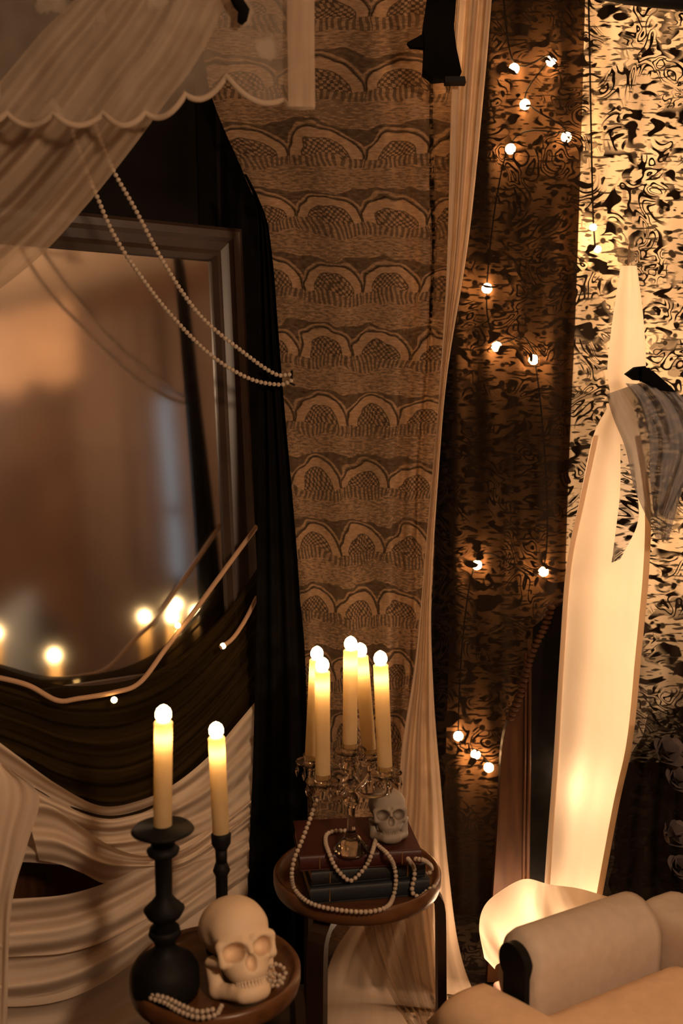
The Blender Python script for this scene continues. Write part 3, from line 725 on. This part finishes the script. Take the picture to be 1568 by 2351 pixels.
book(BL, bang, blen, 0.19, h1, HA, M['navybook'], 'blue-black cloth book at the bottom of the stack')
book(BL + bdir * 0.004 + bnor * 0.006, bang + 0.02, blen - 0.012, 0.18, h2, HA + h1 + 0.001, M['blackbook'], 'charcoal cloth book in the middle of the stack')
book(BL - bdir * 0.022 + bnor * 0.010, bang - 0.05, blen + 0.0, 0.20, h3, HA + h1 + h2 + 0.002, M['redbook'], 'oxblood leather book on top of the stack under the candelabra')
ZT = HA + h1 + h2 + h3 + 0.003

# crystal candelabra
CB = Pz(806, 1952, ZT)
cd = thing('candelabra', 'cut crystal five-arm candelabra standing on the red book', 'candelabra', (CB.x, CB.y, ZT))
stem_top = cups[2].z - ZT
sx, sy = cups[2].x - CB.x, cups[2].y - CB.y
link('base', lathe([(0.010, 0.0), (0.042, 0.0), (0.043, 0.004), (0.036, 0.012), (0.026, 0.024), (0.017, 0.036), (0.013, 0.045)], 14), M['glass'], cd, False)
sprof = [(0.011, 0.045)]
z = 0.045
while z < stem_top - 0.045:
    k = len(sprof)
    sprof += [(0.010, z + 0.008), (0.013, z + 0.014), (0.019, z + 0.022), (0.013, z + 0.030), (0.008, z + 0.034)]
    z += 0.036
sprof = [(0.011, 0.045), (0.0095, 0.085), (0.011, 0.105), (0.018, 0.112), (0.022, 0.122), (0.018, 0.132), (0.010, 0.138), (0.017, 0.146), (0.021, 0.156), (0.017, 0.166), (0.010, 0.172), (0.016, 0.180), (0.019, 0.19), (0.012, 0.205), (0.012, stem_top - 0.03)]
st = link('stem', lathe(sprof, 12), M['glass'], cd, False)
for v in st.data.vertices:
    k = max(0, (v.co.z - 0.10) / (stem_top - 0.10)); v.co.x += sx * k; v.co.y += sy * k
hub = Vector((sx * 0.3, sy * 0.3, 0.16))
CUP = lathe([(0.006, -0.030), (0.010, -0.026), (0.007, -0.018), (0.018, -0.008), (0.0205, 0.0), (0.0215, 0.012), (0.0195, 0.012), (0.0180, -0.0005), (0.004, -0.0015)], 16)
DISH = lathe([(0.008, -0.016), (0.036, -0.010), (0.040, -0.006), (0.036, -0.007), (0.008, -0.012)], 18)
PEND = None
bm = bmesh.new(); bmesh.ops.create_cone(bm, cap_ends=True, segments=6, radius1=0.0055, radius2=0.001, depth=0.016, matrix=Matrix.Translation((0, 0, -0.004)))
bmesh.ops.create_cone(bm, cap_ends=True, segments=6, radius1=0.0005, radius2=0.0055, depth=0.014, matrix=Matrix.Translation((0, 0, -0.019))); PEND = bm_mesh(bm)
for me in (CUP, DISH, PEND): me.materials.append(M['glass'])
for i, c in enumerate(cups):
    q = c - Vector((CB.x, CB.y, ZT))
    if i != 2:
        dn = Vector((q.x, q.y, 0)); mid = hub.lerp(q, 0.55); mid.z = min(hub.z, q.z) - 0.028
        path = spline([tuple(hub), tuple(hub.lerp(mid, 0.5) + Vector((0, 0, -0.012))), tuple(mid), tuple(q + Vector((0, 0, -0.055))), tuple(q + Vector((0, 0, -0.027)))], 20)
        link('arm', tube(path, 0.0065, 8), M['glass'], cd)
    o = link('candle_cup', CUP, None, cd, False); o.location = q
    o = link('drip_dish', DISH, None, cd, False); o.location = q
    for k in range(6):
        an = k * PI / 3 + i
        o = link('pendant', PEND, None, cd, False); o.location = q + Vector((0.036 * math.cos(an), 0.036 * math.sin(an), -0.018))

# ================================================================== skulls (implicit surface)
def surface_net(f, lo, hi, n):
    xs = [np.linspace(lo[k], hi[k], n[k]) for k in range(3)]
    X, Y, Z = np.meshgrid(*xs, indexing='ij'); V = f(X, Y, Z); ins = V < 0
    n0, n1, n2 = n; cs = (n0 - 1, n1 - 1, n2 - 1)
    acc = np.zeros(cs + (3,)); cnt = np.zeros(cs)
    def sl(o): return tuple(slice(o[k], n[k] - 1 + o[k]) for k in range(3))
    corners = [(i, j, k) for i in (0, 1) for j in (0, 1) for k in (0, 1)]
    for p in corners:
        for ax in range(3):
            if p[ax]: continue
            q = list(p); q[ax] = 1; a_, b_ = V[sl(p)], V[sl(q)]
            m = (a_ < 0) != (b_ < 0); t = np.where(m, a_ / np.where(m, a_ - b_, 1), 0)
            for k in range(3): acc[..., k] += np.where(m, p[k] + (t if k == ax else 0), 0)
            cnt += m
    act = cnt > 0; idx = -np.ones(cs, int); idx[act] = np.arange(act.sum())
    I = np.argwhere(act); off = acc[act] / cnt[act][:, None]
    step = np.array([xs[k][1] - xs[k][0] for k in range(3)])
    verts = np.array(lo) + (I + off) * step
    faces = []
    for ax in range(3):
        o1, o2 = [k for k in range(3) if k != ax]
        s0 = [slice(1, n[k] - 1) for k in range(3)]; s1 = list(s0)
        s0[ax] = slice(0, n[ax] - 1); s1[ax] = slice(1, n[ax])
        A_, B_ = ins[tuple(s0)], ins[tuple(s1)]
        E_ = np.argwhere(A_ != B_)
        for e in E_:
            g = e.copy(); g[o1] += 1; g[o2] += 1
            c = []
            for d1, d2 in ((-1, -1), (0, -1), (0, 0), (-1, 0)):
                h = g.copy(); h[o1] += d1; h[o2] += d2; c.append(int(idx[tuple(h)]))
            if min(c) >= 0: faces.append(c)
    me = bpy.data.meshes.new('sdf'); me.from_pydata(verts.tolist(), [], faces)
    bm = bmesh.new(); bm.from_mesh(me); bmesh.ops.recalc_face_normals(bm, faces=bm.faces)
    bmesh.ops.smooth_vert(bm, verts=bm.verts, factor=0.4, use_axis_x=True, use_axis_y=True, use_axis_z=True)
    bm.to_mesh(me); bm.free(); return me
def ell(X, Y, Z, c, r):
    x, y, z = (X - c[0]), (Y - c[1]), (Z - c[2])
    k0 = np.sqrt((x / r[0]) ** 2 + (y / r[1]) ** 2 + (z / r[2]) ** 2); k1 = np.sqrt((x / r[0] ** 2) ** 2 + (y / r[1] ** 2) ** 2 + (z / r[2] ** 2) ** 2) + 1e-9
    return k0 * (k0 - 1) / k1
def cap(X, Y, Z, a_, b_, r):
    a_, b_ = np.array(a_), np.array(b_); d = b_ - a_; t = np.clip(((X - a_[0]) * d[0] + (Y - a_[1]) * d[1] + (Z - a_[2]) * d[2]) / d.dot(d), 0, 1)
    return np.sqrt((X - a_[0] - t * d[0]) ** 2 + (Y - a_[1] - t * d[1]) ** 2 + (Z - a_[2] - t * d[2]) ** 2) - r
def smin(a_, b_, k): h = np.clip(0.5 + 0.5 * (b_ - a_) / k, 0, 1); return b_ * (1 - h) + a_ * h - k * h * (1 - h)
def smax(a_, b_, k): return -smin(-a_, -b_, k)
def cranium(X, Y, Z):
    x = np.abs(X)
    d = ell(x, Y, Z, (0, 1.2, 13.3), (6.6, 8.0, 5.8))
    d = smin(d, ell(x, Y, Z, (0, -3.4, 12.7), (5.7, 4.2, 4.7)), 1.5)
    d = smin(d, ell(x, Y, Z, (0, -4.0, 8.0), (5.0, 4.1, 4.8)), 1.2)
    d = smin(d, ell(x, Y, Z, (0, -5.3, 5.2), (3.7, 3.0, 2.4)), 0.9)
    d = smin(d, cap(x, Y, Z, (1.2, -7.7, 10.9), (5.0, -6.0, 10.9), 0.95), 0.9)
    d = smin(d, cap(x, Y, Z, (4.9, -6.0, 7.5), (6.4, -1.5, 8.0), 0.85), 0.8)
    d = smin(d, cap(x, Y, Z, (5.3, -6.0, 10.5), (5.0, -6.1, 7.6), 0.75), 0.7)
    d = smin(d, cap(x, Y, Z, (0, -8.0, 10.2), (0, -8.7, 8.6), 0.6), 0.6)
    d = smax(d, -ell(x, Y, Z, (2.95, -7.9, 9.2), (2.1, 3.6, 1.75)), 0.5)
    d = smax(d, -ell(x, Y, Z, (0.0, -8.6, 6.9), (1.15, 2.2, 1.55)), 0.35)
    d = smax(d, -ell(x, Y, Z, (7.6, -3.2, 11.4), (1.7, 2.6, 2.8)), 0.8)
    d = smax(d, -ell(x, Y, Z, (6.0, -2.2, 5.2), (1.6, 2.2, 2.0)), 0.7)
    return d
def mandible(X, Y, Z):
    x = np.abs(X)
    d = ell(x, Y, Z, (0, -5.9, 1.5), (3.2, 2.2, 1.9))
    d = smin(d, cap(x, Y, Z, (0.5, -6.3, 2.5), (3.0, -4.6, 2.7), 1.0), 0.9)
    d = smin(d, cap(x, Y, Z, (2.0, -5.8, 1.6), (5.2, -0.4, 2.8), 1.5), 0.9)
    d = smin(d, cap(x, Y, Z, (5.2, -0.4, 2.8), (5.5, -0.4, 7.6), 1.5), 0.8)
    d = smax(d, -ell(x, Y, Z, (0, -1.6, 2.0), (3.0, 3.0, 2.8)), 0.5)
    return d
CRAN = surface_net(cranium, (-8.4, -10.4, 1.8), (8.4, 12.4, 22.4), (64, 84, 76))
JAW = surface_net(mandible, (-7.4, -9.0, -0.8), (7.4, 2.4, 9.4), (50, 44, 40))
def teeth(z0, h):
    bm = bmesh.new()
    for k in range(12):
        t = (k - 5.5) / 5.5; x = 2.75 * math.sin(t * 1.25) / math.sin(1.25); y = -7.55 + 2.0 * (1 - math.cos(t * 1.25)) * 1.2
        box_bm(bm, (x, y, z0), (0.46, 0.6, h), Matrix.Rotation(t * 0.9, 3, 'Z'), 0.12, 2)
    return bm_mesh(bm)
TU, TL = teeth(3.95, 0.95), teeth(3.05, 0.85)
def skull(loc, s, rz, rx, mat, label, ry=0.0):
    t = thing('skull', label, 'skull', loc); t.scale = (s, s, s); t.rotation_euler = (rx, ry, rz)
    rm = Matrix.Rotation(ry, 3, 'Y') @ Matrix.Rotation(rx, 3, 'X')
    t.location.z = loc[2] - s * min((rm @ v.co).z for me in (CRAN, JAW) for v in me.vertices)
    for nm, me in (('cranium', CRAN), ('jaw', JAW)):
        c = me.copy(); c.materials.append(mat); link(nm, c, None, t)
    for me in (TU, TL):
        c = me.copy(); c.materials.append(M['teeth'] if mat == M['bone'] else mat); link('teeth', c, None, t)
    return t
sk = Pz(892, 1946, ZT)
skull((sk.x + 0.004, sk.y + 0.040, ZT + 0.001), 0.0068, math.radians(6), math.radians(-24), M['greybone'], 'small grey skull on the red book beside the candelabra')

# ================================================================== tray stool with skull and black candlesticks
SB = P(495, 2240, 1.93); RBs = 195 / F * (SB - O).dot(Vector((0, math.cos(PITCH), -math.sin(PITCH)))); HB = SB.z
stool(SB, RBs, HB, [math.radians(x) for x in (20, 140, 262)], 'low round wooden tray stool under the large skull and black candlesticks')
k2 = Pz(562, 2318, HB)
skull((k2.x - 0.006, k2.y + 0.052, HB + 0.001), 0.0102, math.radians(26), math.radians(-25), M['bone'], 'large ivory skull facing right on the low tray stool')
def px_lathe(cx, Yw, rows, n=32):
    """turned profile from (row, radius) in the photograph at the given depth -> metres above the lowest row"""
    pr = []
    for y, r in rows:
        p = P(cx, y, Yw); zc = (p - O).dot(Vector((0, math.cos(PITCH), -math.sin(PITCH)))); pr.append((r / F * zc, p.z))
    z0 = pr[-1][1]; return [(r, z - z0) for r, z in pr][::-1]
def candlestick(px, z, Yw, rows, label, top_row, bot_row, ctop, lean, lab2, zscale=None):
    base = P(px, bot_row, Yw); pr = px_lathe(px, Yw, rows)
    top = P(px, rows[0][0], Yw)
    t = thing('candlestick', label, 'candlestick', (base.x, base.y, z), group='black candlesticks on the tray stool')
    k = (top.z - z) / pr[-1][1]; pr = [(r, q * k) for r, q in pr]
    cut = next(i for i in range(len(pr)) if pr[i][1] > pr[-1][1] - 0.05)
    i0 = 8 if len(pr) > 12 else 3
    link('base', lathe(pr[:i0 + 1], 40), M['black'], t); link('stem', lathe(pr[i0:cut + 1], 36), M['black'], t); link('cup', lathe(pr[cut:], 40), M['black'], t)
    cb = Vector((base.x, base.y, top.z - 0.010)); ct = P(ctop[0], ctop[1], Yw)
    candle(cb, ct, 0.0178, lab2, 'candles in the black candlesticks')
Y1 = Pz(384, 2278, HB).y
candlestick(381, HB, Y1, [(1893, 20), (1897, 24), (1899, 66), (1906, 72), (1915, 56), (1928, 30), (1942, 26), (1952, 38), (1962, 34), (1972, 20), (2060, 19), (2075, 30), (2092, 47), (2108, 38), (2122, 20), (2136, 34), (2150, 37), (2164, 26), (2178, 22), (2196, 40), (2212, 64), (2232, 76), (2270, 78), (2288, 74)],
            'black turned candlestick with wide drip pan and domed base, left of the skull', 1895, 2288, (375, 1656), 0, 'tall ivory candle in the wide black candlestick left of the skull')
candlestick(511, HB, 2.03, [(1910, 19), (1916, 23), (1936, 22), (1950, 14), (1980, 13), (2000, 20), (2012, 14), (2090, 13), (2110, 24), (2125, 16), (2150, 20), (2170, 34), (2185, 38)],
            'slim black candlestick standing behind the large skull', 1912, 2185, (497, 1692), 0, 'ivory candle in the slim black candlestick behind the skull')

# ================================================================== pearls
def strand(name, label, path3d, r, group=None, pitch=1.9, clasp=False):
    pts = [Vector(p) for p in path3d]; cum = [0]
    for p, q in zip(pts, pts[1:]): cum.append(cum[-1] + (q - p).length)
    n = max(3, int(cum[-1] / (r * pitch)))
    t = thing(name, label, 'pearls', pts[len(pts) // 2], group=group)
    wpart('thread', tube(pts[::2] + ([pts[-1]] if len(pts) % 2 == 0 else []), r * 0.18, 5), M['cord'], t)
    me = bead_mesh(r, M['pearl'], 2); j = 0
    for i in range(n):
        s = cum[-1] * i / (n - 1)
        while j < len(cum) - 2 and cum[j + 1] < s: j += 1
        q = pts[j].lerp(pts[j + 1], (s - cum[j]) / max(cum[j + 1] - cum[j], 1e-9))
        o = link('pearl', me, None, t, False); o.location = q - t.location
    return t
def path(pts, n=160): return spline([tuple(p) for p in pts], n)
strand('pearl_garland', 'upper strand of pearls swagged from the tulle to the crochet lace',
       path([P(205, 250, 2.27), P(232, 325, 2.29), P(262, 395, 2.30), P(310, 480, 2.33), P(380, 610, 2.38), P(460, 725, 2.44), P(560, 810, 2.49), P(630, 858, 2.52), P(664, 860, 2.53)]), 0.0058)
strand('pearl_garland', 'lower strand of pearls swagged from the tulle to the crochet lace',
       path([P(165, 300, 2.27), P(192, 375, 2.29), P(222, 450, 2.30), P(262, 540, 2.33), P(320, 630, 2.37), P(390, 720, 2.42), P(480, 812, 2.47), P(570, 868, 2.51), P(640, 883, 2.53), P(668, 874, 2.53)]), 0.0058)
hk = thing('garland_hook', 'small dark hook on the crochet lace holding the pearl strands', 'hook', P(668, 868, 2.54))
wpart('pin', tube([P(670, 852, 2.55), P(670, 866, 2.53), P(668, 880, 2.53), P(676, 884, 2.54)], 0.003, 6), M['black'], hk)
fr_ = lambda x, y, dy=0.012: (lambda p: Vector((p.x, p.y, p.z)))(P(x, y, (BL + bdir * ((x - 712) / 274.0 * blen)).y - dy))
zt = ZT + 0.006
strand('pearl_necklace', 'long pearl necklace looping from the candelabra over the stool rim and books',
       path([P(726, 1838, 2.27), P(712, 1880, 2.25), P(694, 1928, 2.23), P(676, 1972, 2.21), P(670, 2010, 2.21), Pz(676, 2040, HA + 0.027), Pz(700, 2066, HA + 0.027), Pz(738, 2082, HA + 0.027), Pz(800, 2092, HA + 0.027), Pz(850, 2093, HA + 0.027), Pz(888, 2082, HA + 0.027),
             fr_(903, 2058), fr_(909, 2020), fr_(905, 1990), Pz(893, 1965, zt), Pz(876, 1948, zt), Pz(862, 1936, zt)], 320), 0.0056)
strand('pearl_necklace', 'pearl loop around the candelabra foot hanging over the red book',
       path([Pz(862, 1930, zt), Pz(854, 1958, zt), fr_(844, 1982), fr_(826, 2006), fr_(804, 2022), fr_(782, 2006), fr_(766, 1984), Pz(757, 1962, zt), Pz(748, 1936, zt), Pz(750, 1916, zt), Pz(768, 1908, zt), Pz(792, 1907, zt)], 220), 0.0056)
strand('pearl_necklace', 'short pearl strand trailing off the right end of the books',
       path([Pz(937, 1972, zt), fr_(950, 1992), fr_(951, 2015), fr_(946, 2038, 0.016), Pz(950, 2054, HA + 0.012), Pz(966, 2058, HA + 0.010), Pz(980, 2046, HA + 0.012), Pz(996, 2036, HA + 0.024)], 120), 0.0056)
strand('pearl_necklace', 'small pearl loop on the right end of the stool tray',
       path([Pz(955, 1972, zt), Pz(975, 1976, zt), Pz(990, 1990, HA + 0.05), Pz(986, 2004, HA + 0.03), Pz(968, 2008, HA + 0.03)], 80), 0.0056)
strand('pearl_necklace', 'pearl strand lying along the front of the tray stool beside the candlestick base',
       path([Pz(318, 2232, HB + 0.030), Pz(320, 2268, HB + 0.027), Pz(345, 2290, HB + 0.027), Pz(378, 2302, HB + 0.027), Pz(412, 2322, HB + 0.027), Pz(455, 2336, HB + 0.027), Pz(495, 2330, HB + 0.027), Pz(508, 2310, HB + 0.027)], 160), 0.0052)
strand('pearl_necklace', 'second pearl strand doubled in front of the candlestick base on the tray',
       path([Pz(322, 2262, HB + 0.034), Pz(345, 2280, HB + 0.034), Pz(385, 2293, HB + 0.034), Pz(420, 2310, HB + 0.034), Pz(455, 2323, HB + 0.034), Pz(488, 2318, HB + 0.030)], 130), 0.0052)
strand('pearl_necklace', 'pearl bunch looped beside the jaw of the large skull',
       path([P(612, 2226, 1.850), P(632, 2214, 1.855), P(650, 2222, 1.860), P(655, 2240, 1.855), P(640, 2252, 1.845), P(616, 2250, 1.840), P(612, 2240, 1.845), P(632, 2236, 1.845), P(650, 2248, 1.850), P(640, 2262, 1.840), P(614, 2262, 1.835)], 150), 0.0048)

# ================================================================== swags on the mantel and mirror
def vfold(n, amp, ph=0.0):
    def f(u, v): return amp * (math.sin(2 * PI * n * v + ph + 1.2 * math.sin(4 * u)) * (0.5 + 0.5 * math.sin(PI * min(1, u * 1.0 + 0.15))) + 0.3 * math.sin(2 * PI * n * 2.3 * v + 6 * u)) 
    return f
bs = tag(link('black_swag', wsheet(
    [(-40, 1520, 0.06), (60, 1552, 0.06), (150, 1574, 0.06), (250, 1570, 0.06), (340, 1548, 0.06), (420, 1502, 0.06), (500, 1425, 0.06), (560, 1350, 0.06), (606, 1280, 0.06)],
    [(-40, 1760, 0.23), (60, 1800, 0.23), (150, 1850, 0.23), (250, 1880, 0.23), (340, 1860, 0.22), (420, 1800, 0.20), (500, 1720, 0.17), (570, 1630, 0.13), (610, 1540, 0.10)], 70, 60, vfold(7, 0.012)), M['blackgauze']),
    'black gauze swag with amber sheen draped across the bottom of the mirror', 'swag')
ed = spline([(-40, 1548, 0.13), (60, 1572, 0.13), (130, 1608, 0.14), (180, 1604, 0.14), (260, 1590, 0.13), (320, 1568, 0.12), (380, 1490, 0.10), (430, 1425, 0.08), (500, 1330, 0.08), (550, 1262, 0.08), (590, 1208, 0.08)], 90)
mls = thing('mirror_light_string', 'pale corded fairy lights following the black swag below the mirror', 'fairy lights', Wl(300, 1580, 0.22))
wpart('cord', tube([Wl(*q) for q in ed], 0.0065, 8), M['cord'], mls)
for q in ((262, 1607, 0.15), (408, 1436, 0.10), (512, 1483, 0.14)):
    o = link('bulb', bead_mesh(0.0085, M['bulbm'], 2), None, mls, False); o.location = Wl(*q) - mls.location
wpart('cord_tail', tube([Wl(*q) for q in spline([(505, 1488, 0.14), (535, 1465, 0.14), (565, 1420, 0.13), (590, 1370, 0.12)], 20)], 0.006, 8), M['cord'], mls)

gz = thing('gauze_swags', 'cream cheesecloth swagged in layers over the mantel front at lower left', 'cloth', Wl(180, 2351, 0.2))
gz.location.z = 0.1
wpart('swag', wsheet([(-60, 1660, 0.25), (40, 1735, 0.25), (130, 1800, 0.25), (230, 1850, 0.25), (320, 1838, 0.24), (400, 1800, 0.23), (480, 1735, 0.20), (545, 1660, 0.17), (620, 1570, 0.12)],
                     [(-60, 2000, 0.24), (40, 1980, 0.24), (130, 1985, 0.24), (230, 1990, 0.24), (320, 1990, 0.23), (400, 1990, 0.22), (480, 1980, 0.19), (545, 1950, 0.16), (620, 1900, 0.12)], 80, 60, vfold(3.4, 0.016, 0.4)), M['gauze'], gz)
wpart('swag', wsheet([(55, 1840, 0.285), (120, 1852, 0.29), (190, 1900, 0.29), (260, 1945, 0.285), (340, 1965, 0.27), (440, 1940, 0.25), (620, 1800, 0.12)],
                     [(90, 1975, 0.27), (140, 1985, 0.28), (190, 2005, 0.28), (250, 2030, 0.28), (340, 2010, 0.26), (440, 1985, 0.24), (620, 1860, 0.12)], 60, 40, vfold(1.6, 0.018, 1.0)), M['gauze'], gz)
wpart('swag', wsheet([(-60, 2066, 0.27), (60, 2062, 0.27), (150, 2054, 0.27), (230, 2032, 0.27), (300, 2002, 0.26), (400, 1950, 0.24), (620, 1820, 0.12)],
                     [(-60, 2200, 0.30), (60, 2195, 0.30), (150, 2188, 0.30), (230, 2165, 0.30), (300, 2130, 0.29), (400, 2070, 0.26), (620, 1930, 0.12)], 60, 40, vfold(1.6, 0.020, 0.2)), M['gauze'], gz)
wpart('swag', wsheet([(-60, 2180, 0.27), (60, 2180, 0.27), (150, 2170, 0.27), (230, 2145, 0.27), (300, 2110, 0.26), (400, 2050, 0.24), (620, 1900, 0.12)],
                     [(-60, 2310, 0.29), (60, 2310, 0.29), (150, 2295, 0.29), (230, 2260, 0.29), (300, 2215, 0.28), (400, 2140, 0.25), (620, 1990, 0.12)], 60, 40, vfold(1.4, 0.020, 2.0)), M['gauze'], gz)
wpart('swag', wsheet([(-60, 2290, 0.25), (60, 2285, 0.25), (150, 2270, 0.25), (230, 2240, 0.25), (330, 2180, 0.24), (450, 2090, 0.2), (620, 1970, 0.12)],
                     [(-60, 2480, 0.27), (60, 2480, 0.27), (150, 2470, 0.27), (230, 2440, 0.27), (330, 2400, 0.26), (450, 2330, 0.22), (620, 2230, 0.12)], 60, 40, vfold(1.2, 0.018, 1.0)), M['gauze'], gz)
wpart('side_fall', wsheet([(-90, 1690, 0.31), (-80, 1850, 0.31), (-70, 2000, 0.31), (-60, 2200, 0.32), (-60, 2420, 0.32)],
                          [(30, 1770, 0.30), (90, 1830, 0.30), (60, 1950, 0.30), (25, 2100, 0.31), (15, 2420, 0.31)], 50, 24, vfold(2.2, 0.014, 0.5)), M['gauze'], gz)

# ================================================================== upper left: tulle swag and floral valance
def td(u, v): return 0.022 * math.sin(2 * PI * 4.2 * v + 1.4 * u) + 0.010 * math.sin(2 * PI * 9 * v + 3 * u)
curtain('tulle_swag', 'cream tulle swag sweeping from the top centre down to the left edge', 'swag',
        sheet([(540, -60, 2.10), (495, 60, 2.10), (440, 160, 2.11), (385, 230, 2.12), (300, 345, 2.14), (200, 470, 2.16), (90, 590, 2.18), (-60, 710, 2.20)],
              [(230, -60, 2.02), (150, 20, 2.02), (90, 80, 2.02), (40, 140, 2.03), (-20, 210, 2.04), (-70, 260, 2.05), (-110, 300, 2.06), (-170, 360, 2.07)], 70, 60, td), M['tulle'])
def scallop(xs, base, depth):
    out = []
    for x0, x1 in zip(xs, xs[1:]):
        for k in range(12):
            t = k / 12; out.append((x0 + (x1 - x0) * t, base(x0 + (x1 - x0) * t) + depth * math.sin(PI * t) ** 0.8))
    return out
bot = scallop([-170, -100, 15, 122, 238, 332, 425, 520, 648], lambda x: 258 if x < 330 else 258 - (x - 330) * 0.45 if x < 520 else 172 + (x - 520) * 0.44, 30) + [(652, 230), (658, 238), (660, 245), (690, 246), (722, 245)]
Yv = lambda x: 1.96 + 0.00018 * max(0, x)
val = thing('floral_valance', 'sheer cream floral lace valance with scalloped hem at upper left', 'valance', P(280, 0, 2.0))
wpart('lace', sheet([(x, -60, Yv(x)) for x, y in bot], [(x, y, Yv(x)) for x, y in bot], 0, 24, lambda u, v: 0.010 * math.sin(38 * u) * v, raw=True), M['floral'], val)
wpart('scalloped_trim', tube([P(x, y, Yv(x) - 0.010 * math.sin(38 * i / (len(bot) - 1))) for i, (x, y) in enumerate(bot)], 0.006, 6), M['trim'], val)
wpart('plain_border', sheet([(658, -60, 2.06), (660, 90, 2.06), (662, 244, 2.06)], [(722, -60, 2.07), (722, 90, 2.07), (724, 245, 2.07)], 16, 10, folds(1, 0.004)), M['tulle'], val)
tie = thing('black_tie', 'small black ribbon tie at the top of the floral valance', 'ribbon', P(553, 20, 1.98))
wpart('ribbon', tube([P(535, -20, 2.02), P(548, 8, 2.02), P(560, 24, 2.02), P(556, 44, 2.02), P(551, 54, 2.02)], [0.012, 0.012, 0.012, 0.010, 0.006], 8), M['blackcloth'], tie)
